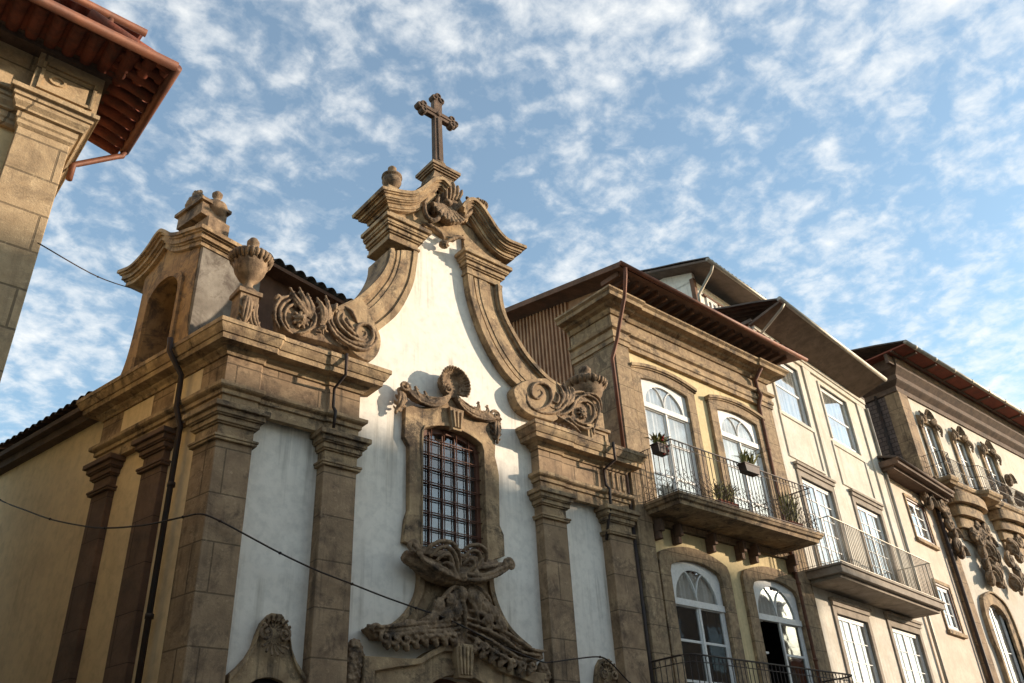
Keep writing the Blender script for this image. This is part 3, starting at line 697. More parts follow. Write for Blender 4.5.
# apron panel with concave sides
b = MB(); ap_l = smoothline([Bq(395, 150, -.1), Bq(398, 220, -.1), Bq(385, 290, -.1), Bq(345, 360, -.1), Bq(290, 410, -.1), Bq(225, 445, -.1)], 3); ap_r = smoothline([Bq(728, 215, -.1), Bq(735, 270, -.1), Bq(752, 330, -.1), Bq(785, 400, -.1), Bq(830, 460, -.1), Bq(900, 520, -.1)], 3)
b.prism(ap_l+ap_r[::-1], WP-.02, -.14)
il = [(u+.10, z) for u, z in ap_l]; ir = [(u-.10, z) for u, z in ap_r]
b.ring(ap_l, il, -.15, -.09); b.ring(ir, ap_r, -.15, -.09)
b.build('apron_panel', 'stone', church, bevel=.006)
b = MB(); LW = .02
strokes(b, zp, [[(472, 462), (410, 478), (340, 484), (260, 492), (200, 496), (158, 490)], [(472, 480), (410, 492), (340, 500), (270, 508), (180, 506)], [(472, 498), (400, 510), (330, 514), (250, 524), (200, 522)], [(470, 515), (410, 526), (350, 530), (290, 540)], [(460, 440), (420, 448), (375, 458), (340, 474)], [(330, 484), (290, 478), (268, 486)], [(215, 500), (180, 490), (165, 500), (175, 512)],
 [(486, 462), (550, 484), (610, 512), (670, 552), (715, 574), (758, 576)], [(488, 482), (550, 506), (610, 540), (670, 580), (740, 592)], [(490, 502), (545, 530), (600, 565), (660, 600), (720, 606)], [(490, 520), (535, 548), (585, 584), (640, 612), (700, 622)], [(500, 440), (560, 462), (620, 492)]], LW, .034, .06)
strokes(b, zp, [[(478, 350), (470, 400), (478, 450), (488, 545)], [(462, 352), (430, 372), (405, 400), (392, 430)], [(466, 360), (442, 390), (425, 425), (415, 450)], [(470, 372), (455, 410), (448, 450), (445, 480)], [(490, 352), (525, 385), (560, 425), (595, 468)], [(488, 362), (515, 400), (540, 440), (565, 475)], [(486, 376), (505, 420), (520, 460), (530, 490)], [(505, 352), (545, 385), (575, 425)]], LW-.02, .034, .07)
for k, (x, y) in enumerate(((215, 540), (245, 546), (280, 548), (312, 542), (345, 536), (378, 534), (410, 532), (442, 536), (520, 562), (548, 578), (578, 594), (608, 608), (640, 622), (672, 632), (706, 634))):
    q = at(*zp(x, y-8), LW); sg = 1 if x < 480 else -1
    b.spiral(q[0], q[1], LW+.03, .085, 1.4, R(90), sg, .030); b.blob(q[0]+sg*.03, LW+.02, q[1]-.07, .05, .06, .085, .4*sg)
for (x, y) in ((400, 425), (425, 460), (380, 470), (440, 410), (455, 440), (545, 430), (570, 450), (520, 410), (590, 485), (550, 470), (470, 385), (500, 390)):
    q = at(*zp(x, y), LW); b.leaf((q[0], q[1]+.09), (q[0]+(x-478)*.0012, q[1]-.12), LW+.04, .15, .06, 0, 4)
bell = [at(*zp(x, y), LW) for x, y in ((455, 350), (400, 430), (330, 478), (160, 492), (190, 530), (300, 545), (445, 545), (500, 560), (580, 600), (690, 635), (755, 600), (750, 578), (640, 530), (580, 440), (510, 352))]
b.prism(bell, -.18, LW-.01)
for (cx_, cy_, n_) in ((125, 520, 7), (965, 620, 4)):
    for k in range(n_): q = Bq(cx_-3*k+12*(k % 2), cy_+k*24, 0); b.rosette(q[0], q[1], -.06, .12, 5); b.blob(q[0], -.1, q[1], .11, .1, .13)
b.build('portal_crest', 'ornament', church)
# portal head: moulded frame, keystone, dark arched door
pc = 7.71
doorop = arch_pts(pc-.78, pc+.78, 0, 3.30, .38); hwd = pc-at(364.6, 656, 0)[0]; zd = at(364.6, 655.5, 0)[1]; zd2 = at(450, 644, 0)[1]
doorout = [(pc-hwd, 0), (pc-hwd, zd), (pc-.75, zd+.02), (pc-.4, zd2-.03), (pc, zd2), (pc+.4, zd2-.03), (pc+.75, zd+.02), (pc+hwd, zd), (pc+hwd, 0)]

di = resample(doorop, 50); do = resample(doorout, 50)
b = MB(); b.ring(di, do, WP-.05, -.06); b.ring([lerp(a, c, .8) for a, c in zip(di, do)], do, -.07, .0); b.ring([lerp(a, c, 0) for a, c in zip(di, do)], [lerp(a, c, .15) for a, c in zip(di, do)], -.07, -.03)
b.build('portal_frame', 'stone', church, bevel=.006)
b = MB(); b.prism([(pc-.12, 3.62), (pc+.12, 3.62), (pc+.17, 4.08), (pc-.17, 4.08)], -.07, .07)
for k in (-.08, -.027, .027, .08): b.prism([(pc+k-.014, 3.66), (pc+k+.014, 3.66), (pc+k*1.3+.018, 4.04), (pc+k*1.3-.018, 4.04)], .06, .10)
b.build('keystone', 'stone', church, bevel=.005)
b = MB(); b.prism(arch_pts(pc-.8, pc+.8, .1, 3.3, .4), WP-.35, WP-.3)
for k in range(7): b.box(pc-.78+k*.26+.01, pc-.78+k*.26+.2, WP-.31, WP-.27, .2, 3.3)
b.build('door', 'frameb', church)
# small side niches with shell heads
def niche(cxp, ztop):
    o_ = smoothline([(cxp-.52, ztop-.74), (cxp-.40, ztop-.66), (cxp-.26, ztop-.46), (cxp-.20, ztop-.22), (cxp-.12, ztop-.06), (cxp, ztop), (cxp+.12, ztop-.06), (cxp+.20, ztop-.22), (cxp+.26, ztop-.46), (cxp+.40, ztop-.66), (cxp+.52, ztop-.74)], 3)
    outl = [(cxp-.52, 1.2)]+o_+[(cxp+.52, 1.2)]
    ii = resample(arch_pts(cxp-.30, cxp+.30, 1.4, ztop-.90, .13), 44); oo = resample(outl, 44)
    b = MB(); b.ring(ii, oo, WP-.02, WP+.09); b.ring([lerp(a, c, .88) for a, c in zip(ii, oo)], oo, WP+.08, WP+.13)
    nb = b.build('niche_surround', 'stone', church, bevel=.006)
    b = MB(); b.spiral(cxp-.115, ztop-.27, WP+.13, .085, 1.6, R(90), 1, .028); b.spiral(cxp+.115, ztop-.27, WP+.13, .085, 1.6, R(90), -1, .028)
    b.shell(cxp, ztop-.24, WP+.10, .2, R(20), R(160), 7, .05); b.shell(cxp, ztop-.34, WP+.12, .2, R(-150), R(-30), 6, .05)
    b.build('niche_carving', 'ornament', nb)
    b = MB(); b.prism(arch_pts(cxp-.32, cxp+.32, 1.4, ztop-.89, .13), WP+.005, WP+.012)
    for k in range(4): b.box(cxp-.2+k*.13-.008, cxp-.2+k*.13+.008, WP+.012, WP+.03, 1.4, ztop-.9)
    b.build('niche_window', 'dark', nb)
for (x, y) in ((274, 613),): 
    u_, z_ = at(x, y, WP+.05); niche(u_, z_); nzt = z_; 
u2_, z2_ = at(603, 658, WP+.05); niche(u2_, z2_)
# ---- roofs behind
b = MB(FS)
def corrug(b, u0, u1, w0, z0, w1, z1, pitch=.22, amp=.045, n=None):
    """tile sheet, tiles run from (w0,z0) eave to (w1,z1); corrugation across u"""
    k = int((u1-u0)/pitch*8); rows = 7; vs = []
    for i in range(k+1):
        u = u0+(u1-u0)*i/k; ph = (u-u0)/pitch*2*pi; h = amp*(abs(sin(ph/2))**.7)*2-amp
        for j in range(rows):
            t = j/(rows-1); vs.append((u, w0+(w1-w0)*t, z0+(z1-z0)*t+h+.02*(j % 2)))
    o = len(b.v); fs = [(i*rows+j, (i+1)*rows+j, (i+1)*rows+j+1, i*rows+j+1) for i in range(k) for j in range(rows-1)]
    b.add(vs, fs, False)
corrug(b, 3.3, 30, .22, 8.08, -4.5, 9.6)
b.build('nave_roof', 'oldtile', church)
b = MB(FS); b.box(3.15, 30, -.5, .16, 7.9, 7.99); b.box(3.15, 30, -.5, .04, 7.76, 7.9); b.build('nave_eave', 'darkstone', church)
# ---- belfry: box with arched opening in the side plane
FX = FS
bel = []
z5 = lambda x, y: (90+x*.2343, 180+y*.2343)
bu0, bu1 = 1.12, 2.92; bz0 = 7.95
arcn = arch_pts(1.62, 2.48, 8.05, 9.35, .43, 16)
foot = smoothline([(1.05, 7.96), (1.10, 8.2), (1.22, 8.6), (1.24, 9.3), (1.24, 10.1), (1.24, 10.2)], 3)
footL = smoothline([(2.80, 10.2), (2.80, 10.0), (2.81, 9.4), (2.84, 8.9), (2.92, 8.45), (3.12, 8.08), (3.18, 7.96)], 3)
ti_ = resample(arcn, 60); to_ = resample(foot+footL, 60)
b = MB(FS); b.ring(ti_, to_, -.55, -.02)
b.prism([(1.24, 9.9), (2.84, 9.9), (2.84, 10.15), (2.62, 10.32), (2.4, 10.6), (2.2, 10.8), (1.9, 10.75), (1.5, 10.5), (1.24, 10.3)], -.5, -.03)
b.ring([lerp(a, c, .02) for a, c in zip(ti_, to_)], [lerp(a, c, .22) for a, c in zip(ti_, to_)], -.03, .03)
b.build('belfry_wall', tag and mat('belfry_ochre_stone', (.40, .245, .11), (.26, .155, .075), stain=.85, streak=.8, bump=.4), church)
b = MB(FS); b.box(2.78, 2.86, -1.15, -.5, 7.95, 10.1); b.build('belfry_side', 'greyplaster', church)
b = MB(FS); b.box(1.16, 1.26, -1.15, -.03, 7.95, 10.12); b.build('belfry_side', 'greyplaster', church)
b = MB(FS); b.box(1.27, 2.77, -.80, -.72, 7.95, 10.0); b.box(1.27, 1.30, -.72, -.56, 7.95, 10.0); b.build('belfry_arch_shade', 'dark', church)  # near-black panels paint the deep shade inside the arch
BL = [(-.24, -.17, .02), (-.17, -.14, .05), (-.14, -.06, .09), (-.06, -.03, .13), (-.03, .03, .17)]
z5 = lambda x, y: (90+x*.2343, 180+y*.2343)
pc_l = smoothline([at(*z5(x, y), .12, FS) for x, y in ((152, 391), (184, 376), (226, 335), (262, 288), (290, 245), (312, 222), (332, 226))], 4)
pc_r = smoothline([pc_l[-1]]+[at(*z5(x, y), .12, FS) for x, y in ((352, 238), (385, 236), (425, 222), (470, 208))], 4)[::-1]
def cc2(path, flip):
    b = MB(FS); P = [Vector(p) for p in path]; n = len(P); nor = []
    for i in range(n):
        t = (P[min(i+1, n-1)]-P[max(i-1, 0)]).normalized(); q = Vector((-t.y, t.x)); nor.append(q if q.y > 0 else -q)
    t0 = (P[0]-P[1]).normalized()
    for a0, a1, e in BL:
        inn = [P[0]+t0*e+nor[0]*a0]+[p+q*a0 for p, q in zip(P, nor)]; out = [P[0]+t0*e+nor[0]*a1]+[p+q*a1 for p, q in zip(P, nor)]
        b.ring([tuple(p) for p in inn], [tuple(p) for p in out], -.6-e, .02+e)
    return b
cc2(pc_l, 0).build('belfry_pediment', M['stone'], church); cc2(pc_r, 0).build('belfry_pediment', M['stone'], church)
b = MB(FS)
for z0, z1, e in [(10.10, 10.16, .02), (10.16, 10.20, .05), (10.20, 10.25, .08), (10.25, 10.32, .12)]: b.box(1.16-e, 1.5, -1.2, .0+e*.5, z0, z1)
b.box(1.4, 2.1, -.5, -.02, 10.85, 11.12); b.box(1.35, 2.15, -.55, .03, 11.10, 11.16)
b.build('belfry_cornice', 'ornament', church)
b = MB(FS)   # pinecone-like finial and round finial
fu, fz = 1.92, 11.16
b.box(fu-.2, fu+.2, -.42, -.0, fz-.04, fz+.03); b.lathe(fu, -.2, [(.16, fz), (.15, fz+.06), (.09, fz+.10), (.15, fz+.16), (.17, fz+.24), (.13, fz+.34), (.08, fz+.44), (.05, fz+.5), (.02, fz+.54)], 18)
for k in range(26):
    a = k*2.4; t = k/26; r = .16*(1-t*.75); b.blob(fu+cos(a)*r, -.2+sin(a)*r, fz+.16+.36*t, .04, .04, .06)
b.build('finial', 'ornament', church)
b = MB(FS); fu, fw_ = 1.50, -.32; fz = 10.80
b.box(fu-.2, fu+.2, fw_-.2, fw_+.2, 10.32, 10.80)
b.lathe(fu, fw_, [(.14, fz), (.12, fz+.08), (.07, fz+.12), (.10, fz+.16), (.18, fz+.24), (.215, fz+.33), (.19, fz+.42), (.12, fz+.48), (.06, fz+.53), (.05, fz+.58), (.085, fz+.62), (.09, fz+.67), (.05, fz+.72), (.01, fz+.73)], 24)
b.build('finial', 'ornament', church)
# bell chamber roof and dark wall behind urn
b = MB(FS); b.box(1.45, 2.75, -3.3, -1.16, 7.9, 10.35); b.build('bell_chamber_wall', 'wood', church)
b = MB(FS); b.F = lambda u, w_, z: FS(w_, -u, z)
corrug(b, 1.12, 3.25, 1.12, 10.50, 2.7, 11.0, .24, .06); b.build('bell_chamber_roof', 'oldtile', church)
b = MB(FS); b.box(1.15, 1.5, -3.2, -1.14, 10.36, 10.43); b.build('bell_chamber_eave', 'wood', church)
# bell hanging in the belfry
# ---- pipes on church
def pipe(F, pts, r, mtl, parent, name='downpipe', clamps=()):
    b = MB(F); b.tube(pts, r, 8)
    for c in clamps: b.tube([(c[0], c[1], c[2]-.03), (c[0], c[1], c[2]+.03)], r*1.35, 8)
    return b.build(name, mtl, parent)
pipe(FS, [(.86, .40, 8.0), (.86, .38, 7.8), (.86, .14, 7.5), (.86, .13, 7.0), (.86, .03, 6.75), (.86, .02, 0)], .040, 'iron', church, clamps=[(.86, .02, z) for z in (5.9, 4.2, 2.5)])
pipe(FC, [(5.38, .36, 7.95), (5.38, .36, 7.6), (5.38, .05, 7.5), (5.38, .05, 7.2), (5.38, .13, 7.1), (5.38, .10, 6.85)], .024, 'iron', church)
pipe(FC, [(11.08, .36, 7.95), (11.08, .36, 7.6), (11.08, .05, 7.5), (11.08, .06, 7.2), (11.08, .14, 7.1), (11.08, .12, 6.8), (11.08, .02, 6.5), (11.08, -.08, 6.2)], .026, 'iron', church)
# right strip of white wall and lit small baluster-like panel
b = MB()
for k in range(4): b.box(11.15+k*.15, 11.20+k*.15, -.02, .025, 7.2, 7.52)
b.build('frieze_fluting', 'stone', church)

# ================================================================== generic windows
def fan_window(parent, F, u0, u1, z0, zs, rise, zimp, wface, mtl='framew', glass='glass', curtain_or_sheet=True, open_leaf=False):
    """tall arched balcony window: white tympanum with fan light above an impost, two leaves of panes below"""
    n = 40; c = (u0+u1)/2
    outer = resample(arch_pts(u0, u1, zimp, zs, rise, 20), n)
    hw = (u1-u0)/2-.16; zi = zimp+.05
    fan = [(c-hw*cos(pi*i/(n-1)), zi+min(zs+rise-zi-.10, hw*.95)*sin(pi*i/(n-1))) for i in range(n)]
    b = MB(F); b.ring(fan, outer, wface-.05, wface); b.box(u0, u1, wface-.06, wface+.03, zimp-.07, zimp+.05)
    b.box(u0, u0+.07, wface-.06, wface, z0, zimp-.07); b.box(u1-.07, u1, wface-.06, wface, z0, zimp-.07); b.box(u0+.07, u1-.07, wface-.06, wface, z0, z0+.12)
    zt_ = zi+min(zs+rise-zi-.10, hw*.95)
    for sg in (-1, 1):
        pts = [(c+sg*hw*.42*t**.8*1.0, zi+(zt_-zi)*.93*t**1.0) for t in [i/8 for i in range(9)]]
        pts = [(c+sg*hw*.50*(1-cos(t*pi/2))*1.15, wface-.02, zi+(zt_-zi)*.95*sin(t*pi/2)) for t in [i/8 for i in range(9)]]
        b.tube(pts, .017, 5)
    wn_ = b.build('window', mtl, parent)
    lb = MB(F); zc = [z0+.12, z0+(zimp-z0)*.36, z0+(zimp-z0)*.68, zimp-.07]
    for (a, d, op_) in ((u0+.07, c-.01, 0), (c+.01, u1-.07, 0)):
        if open_leaf and a < c-.1: continue
        lb.box(a, a+.05, wface-.055, wface-.01, z0+.12, zimp-.07); lb.box(d-.05, d, wface-.055, wface-.01, z0+.12, zimp-.07)
        for z in zc: lb.box(a+.05, d-.05, wface-.05, wface-.012, z-.022, z+.022)
        lb.box(a+.05, d-.05, wface-.05, wface-.012, z0+.12, z0+.22)
    lb.box(c-.025, c+.025, wface-.01, wface+.015, z0+.12, zimp-.05)
    if open_leaf:
        for t0, t1 in ((0, .12), (.88, 1)):
            a = u0+.07; L = (c-u0-.1); lb.box(a+L*.30*t0, a+L*.30*t1+.02, wface-.06-L*.9*t1, wface-.04-L*.9*t0, z0+.12, zimp-.07)
        for z in zc: lb.box(a, a+L*.3, wface-.06-L*.9, wface-.03, z-.02, z+.02)
    lb.build('leaf_frame', mtl, wn_)
    g = MB(F); 
    if open_leaf: g.box(c, u1-.08, wface-.035, wface-.03, z0+.1, zimp)
    else: g.box(u0+.06, u1-.06, wface-.035, wface-.03, z0+.1, zimp)
    g.build('pane', glass, wn_)
    g = MB(F); g.prism(fan, wface-.035, wface-.03); g.build('fanlight', 'glassp', wn_)
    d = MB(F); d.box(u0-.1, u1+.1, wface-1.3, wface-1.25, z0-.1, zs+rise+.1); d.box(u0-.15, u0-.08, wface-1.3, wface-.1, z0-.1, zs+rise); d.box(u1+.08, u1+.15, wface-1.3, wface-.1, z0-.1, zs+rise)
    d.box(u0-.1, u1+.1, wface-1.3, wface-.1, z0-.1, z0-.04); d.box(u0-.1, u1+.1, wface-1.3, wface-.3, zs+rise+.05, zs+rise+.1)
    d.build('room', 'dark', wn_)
    if curtain_or_sheet: drape(F, u0+.05, u1-.05, zimp if curtain_or_sheet == 3 else z0+.1, zimp if curtain_or_sheet == 1 else zs, wface-.08).build('curtain_or_sheet', 'curtain_or_sheet', wn_)  # fan-only mode: pale sheet added in place of bright, reflecting glass
    return wn_
def drape(F, u0, u1, z0, z1, w_, amp=.025):
    b = MB(F); n = int((u1-u0)/.02); vs = []
    for i in range(n+1):
        u = u0+(u1-u0)*i/n; a = amp*sin(i*.9)+amp*.6*sin(i*.37+1)
        vs += [(u, w_+a, z0), (u, w_+a*.8, z1)]
    b.add(vs, [(2*i, 2*i+2, 2*i+3, 2*i+1) for i in range(n)], True); return b
def rect_window(parent, F, u0, u1, z0, z1, wface, nx=2, rows=4, mtl='framew', glass='glassp', curtain_or_sheet=True, bar=.022, leafw=.05, name='window'):
    b = MB(F); b.ring([(u0+.05, z0+.05), (u1-.05, z0+.05), (u1-.05, z1-.05), (u0+.05, z1-.05)], [(u0, z0), (u1, z0), (u1, z1), (u0, z1)], wface-.06, wface, True)
    wn_ = b.build(name, mtl, parent)
    b = MB(F)
    for i in range(nx):
        a = u0+.05+(u1-u0-.1)*i/nx; d = u0+.05+(u1-u0-.1)*(i+1)/nx
        b.ring([(a+leafw, z0+.1), (d-leafw, z0+.1), (d-leafw, z1-.1), (a+leafw, z1-.1)], [(a, z0+.05), (d, z0+.05), (d, z1-.05), (a, z1-.05)], wface-.05, wface-.012, True)
        for k in range(1, rows): z = z0+.1+(z1-z0-.2)*k/rows; b.box(a+leafw, d-leafw, wface-.045, wface-.02, z-bar/2, z+bar/2)
        if nx <= 2 and rows > 3: c_ = (a+d)/2; b.box(c_-bar/2, c_+bar/2, wface-.0452, wface-.021, z0+.1, z1-.1)
    b.build('leaf_frame', mtl, wn_)
    MB(F).box(u0+.03, u1-.03, wface-.037, wface-.032, z0+.03, z1-.03).build('pane', glass, wn_)
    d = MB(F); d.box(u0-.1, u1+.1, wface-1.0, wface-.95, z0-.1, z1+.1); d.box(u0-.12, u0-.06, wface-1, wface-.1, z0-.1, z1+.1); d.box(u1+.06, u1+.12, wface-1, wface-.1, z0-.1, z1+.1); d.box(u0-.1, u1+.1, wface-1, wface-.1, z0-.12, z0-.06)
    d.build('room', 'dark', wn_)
    if curtain_or_sheet: drape(F, u0+.05, u1-.05, z0+.03, z1-.03, wface-.08).build('curtain_or_sheet', 'curtain_or_sheet', wn_)
    return wn_

# ---- balcony railing
def railing(F, u0, u1, wf, z0, z1, wb=0., pitch=.115, scroll=True, mtl='iron', rounded=0, posts=(), r=.008, parent=None):
    b = MB(F)
    if rounded:
        rc = rounded; path = [(u0, wb)]+[(u0+rc-rc*cos(t), wf-rc+rc*sin(t)) for t in [i*pi/12 for i in range(7)]]+[(u1-rc+rc*sin(t), wf-rc+rc*cos(t)) for t in [i*pi/12 for i in range(7)]]+[(u1, wb)]
    else: path = [(u0, wb), (u0, wf), (u1, wf), (u1, wb)]
    for z, rr in ((z1, .016), (z1-.12, .008), (z0+.05, .012)):
        if z == z1-.12 and not scroll: continue
        b.tube([(p[0], p[1], z) for p in path], rr, 6, smooth=False)
    P = resample(path, int(sum(math.dist(a, c) for a, c in zip(path, path[1:]))/pitch)+1)
    for i, p in enumerate(P):
        b.tube([(p[0], p[1], z0), (p[0], p[1], z1)], r, 5)
        if scroll and i+1 < len(P):
            q = P[i+1]; 
            mu, mw = (p[0]+q[0])/2, (p[1]+q[1])/2; d = (q[0]-p[0], q[1]-p[1])
            for zc, hh in ((z0+.20, .11), (z0+.42, .09)) if i % 2 == 0 else ((z0+.26, .12),):
                pts = [(mu+d[0]*.42*sin(t*4*pi)*(1-t*.3), mw+d[1]*.42*sin(t*4*pi)*(1-t*.3), zc-hh+2*hh*t) for t in [k/10 for k in range(11)]]
                b.tube(pts, .006, 4)
            if i % 3 == 1:
                pts = [(mu+d[0]*.38*cos(t*2*pi), mw+d[1]*.38*cos(t*2*pi), z1-.06+.05*sin(t*2*pi)) for t in [k/8 for k in range(9)]]
                b.tube(pts, .005, 4)
    for pu in posts: b.tube([(pu, wf, z0), (pu, wf, z1+.06)], .016, 6); b.blob(pu, wf, z1+.08, .03, .03, .03)
    return b.build('railing', mtl, parent)

# ================================================================== HOUSE 2 (granite and yellow, two balconies)
B2X0, B2X1 = 11.90, 17.62
h2 = thing('townhouse', (14.8, 0, 0), 'granite and yellow plaster townhouse with arched white windows right beside the church', 'house')
ops_up = [(12.64, 14.20), (15.26, 16.82)]; ops_lo = [(12.72, 14.30), (15.33, 16.98)]
b = MB(); hol = [(a, c, 7.05, 10.12) for a, c in ops_up]+[(a, c, 3.15, 6.2) for a, c in ops_lo]
wall(b, B2X0+.1, B2X1-.05, 0, 11.1, -.55, -.10, hol); b.build('wall', 'yellow', h2)
b = MB(); b.box(B2X0, B2X0+.45, -.6, 0, 0, 10.60); b.box(17.12, B2X1, -.6, 0, 0, 10.60); b.build('corner_pilaster', 'ashlar2', h2, bevel=.006)
SIDE2 = [(B2X1, -.5), (B2X1, 0), (17.12, 0), (17.10, -.04), (B2X0+.48, -.04), (B2X0+.45, 0), (B2X0, 0), (B2X0, -1.25)]
b = MB(); b.sweep(SIDE2, [(-.1, 10.58), (.03, 10.60), (.03, 10.70), (.06, 10.72), (.06, 10.80), (.035, 10.82), (.035, 10.90), (.10, 10.93), (.12, 10.99), (0, 11.02), (-.1, 11.02)]); b.build('string_course', 'stone', h2)
b = MB(); b.sweep(SIDE2, [(-.3, 11.0), (0.0, 11.0), (0, 11.32), (-.3, 11.32)]); b.build('frieze', 'ashlar2', h2)
b = MB(); b.sweep(SIDE2, [(-.3, 11.31), (.04, 11.31), (.08, 11.36), (.10, 11.40), (.2, 11.43), (.24, 11.47), (.38, 11.49), (.40, 11.56), (.46, 11.60), (.46, 11.64), (-.3, 11.68)]); b.build('cornice', 'stone', h2)
b = MB(); b.box(B2X0+.02, B2X0+.4, -1.25, -.3, 0, 11.75); b.build('side_wall', 'ashlar', h2)
b = MB()
b.add([(B2X0+.06, .0, 11.6), (B2X0+.06, -1.25, 11.6), (B2X0+.06, -1.25, 0), (B2X0+.06, -9, 0), (B2X0+.06, -9, 13.9), (B2X0+.06, 0, 12.05)], [(0, 1, 2, 3, 4, 5)]); b.add([(B2X0+.4, -1.6, 0), (B2X0+.4, -9, 0), (B2X0+.4, -9, 13.6), (B2X0+.4, -1.6, 12.1)], [(0, 1, 2, 3)])
for k in range(62): y = -1.29-k*.12; b.box(B2X0-.0, B2X0+.07, y-.05, y, 7, 12.30-.21*(y+1.25))
b.box(B2X0-.02, B2X0+.02, -8, -1.6, 10.0, 10.08)
b.build('board_cladding', 'boards', h2)
# roof with tiled eave
b = MB(); corrug(b, B2X0-.42, B2X1+.75, .80, 12.02, -7, 13.68, .24, .05); b.build('roof', 'tile', h2)
b = MB()
b.add([(B2X0-.4, .78, 11.92), (B2X1+.7, .78, 11.92), (B2X1+.7, -7, 13.55), (B2X0-.4, -7, 13.55), (B2X0-.4, .78, 11.96), (B2X1+.7, .78, 11.96), (B2X1+.7, -7, 13.60), (B2X0-.4, -7, 13.60)], [(0, 1, 2, 3), (4, 5, 6, 7), (0, 4, 5, 1), (1, 5, 6, 2), (3, 7, 4, 0), (2, 3, 7, 6)])
for k in range(21): b.box(B2X0-.3+k*.31, B2X0-.23+k*.31, .1, .60, 11.84, 11.95)
b.build('eave_boards', 'wood', h2)
b = MB(); b.box(B2X0-.64, B2X0-.56, -6, .86, 11.7, 11.76)
vs = [(B2X0-.44, .80, 11.90), (B2X0-.38, .80, 11.90), (B2X0-.38, -7, 13.54), (B2X0-.44, -7, 13.54), (B2X0-.44, .80, 12.03), (B2X0-.38, .80, 12.03), (B2X0-.38, -7, 13.68), (B2X0-.44, -7, 13.68)]
b = MB(); b.add(vs, [(0, 1, 2, 3), (4, 5, 6, 7), (0, 4, 5, 1), (0, 3, 7, 4), (1, 2, 6, 5)]); b.build('verge', 'wood', h2)
b = MB(); b.tube([(B2X0-.46, .84, 11.97), (B2X1+.78, .84, 11.90)], .052, 10); b.build('gutter', 'copper', h2)
pipe(FC, [(B2X0-.32, .84, 11.9), (B2X0-.30, .80, 11.72), (B2X0-.20, .62, 11.35), (B2X0-.10, .30, 10.85), (B2X0-.08, .16, 10.55), (B2X0-.06, -.05, 10.2), (B2X0-.06, -.05, 7.9)], .04, 'copper', h2)
pipe(FC, [(17.06, .30, 11.5), (17.06, .06, 11.25), (17.06, .06, 11.0), (17.06, .12, 10.8), (17.06, .0, 10.55), (17.06, -.02, 8.0), (17.08, -.02, 0)], .05, 'rust', h2, clamps=[(17.07, -.02, z) for z in (9.4, 6.2, 4.6)])
pipe(FC, [(11.83, -.08, 7.9), (11.83, -.08, 0)], .05, 'iron', h2)
# upper surrounds with hoods
def surround(F, parent, u0, u1, z0, zs, rise, j, wf, hood=.07, mtl='ashlar2', up_=.36):
    i_ = resample(arch_pts(u0, u1, z0, zs, rise, 16), 44)
    o_ = resample(arch_pts(u0-j, u1+j, z0, zs+up_*.55, rise*1.25+.02, 16), 44)
    b = MB(F); b.ring(i_, o_, -.35, wf); b.build('window_surround', mtl, parent, bevel=.006)
    if hood:
        h0 = arch_pts(u0-j-.04, u1+j+.04, 0, zs+up_*.55-.02, rise*1.25+.03, 16)[1:-1]; h1 = [(u, z+.075) for u, z in h0]
        b = MB(F); b.ring(h0, h1, wf-.1, wf+hood); b.ring([(u, z-.03) for u, z in h0], h0, wf-.1, wf+hood*.5); b.build('hood_mould', 'stone', parent, bevel=.004)
for a, c in ops_up: surround(FC, h2, a, c, 7.05, 9.98, .10, .27, -.02)
for a, c in ops_lo: surround(FC, h2, a, c, 3.15, 5.98, .18, .30, -.02, hood=.0)
for a, c in ops_up: fan_window(h2, FC, a, c, 7.05, 9.98, .10, 9.42, -.10, glass='glassp', curtain_or_sheet=2)
fan_window(h2, FC, *ops_lo[0], 3.15, 5.98, .18, 5.35, -.11, glass='glassd', curtain_or_sheet=3)  # low fanlights: pale sheet added behind the panes so they look bright
fan_window(h2, FC, *ops_lo[1], 3.15, 5.98, .18, 5.35, -.11, glass='glassd', curtain_or_sheet=3, open_leaf=True)
# stone panels and corbels below the upper balcony
MB().box(B2X0+.45, 17.12, -.12, -.03, 6.72, 6.86).build('balcony_band', 'ashlar2', h2)
for u in (12.42, 12.98, 14.05, 15.02, 15.5, 16.9): b = MB(); b.box(u, u+.10, -.12, .14, 6.56, 6.80); b.box(u, u+.10, -.12, .07, 6.42, 6.56); b.build('corbel', 'sidestone', h2, bevel=.008)
b = MB(); SL = [(-.4, 6.86), (-.06, 6.86), (-.05, 6.93), (0, 6.95), (.02, 7.0), (.04, 7.01), (.04, 7.06), (-.4, 7.06)]
bx0, bx1 = 12.18, 16.98
b.sweep([(bx1, -.1), (bx1, .85), (bx0, .85), (bx0, -.1)], SL); b.box(bx0+.3, bx1-.3, -.1, .50, 6.885, 7.055)
bal = b.build('balcony', 'stone', h2)
railing(FC, bx0+.02, bx1-.02, .84, 7.06, 8.12, -.1, .115, True, 'iron', parent=bal)
b = MB(); b.sweep([(17.2, -.1), (17.2, .8), (11.8, .8), (11.8, -.1)], prof(SL, 0)); b.v = [v+Vector((0, 0, -3.95)) for v in b.v]; b.F = FC; b.box(12.1, 16.9, -.1, .45, 2.93, 3.105)
bal2 = b.build('balcony', 'stone', h2)
railing(FC, 11.85, 17.15, .78, 3.11, 4.17, -.1, .12, True, 'iron', rounded=.25, parent=bal2)

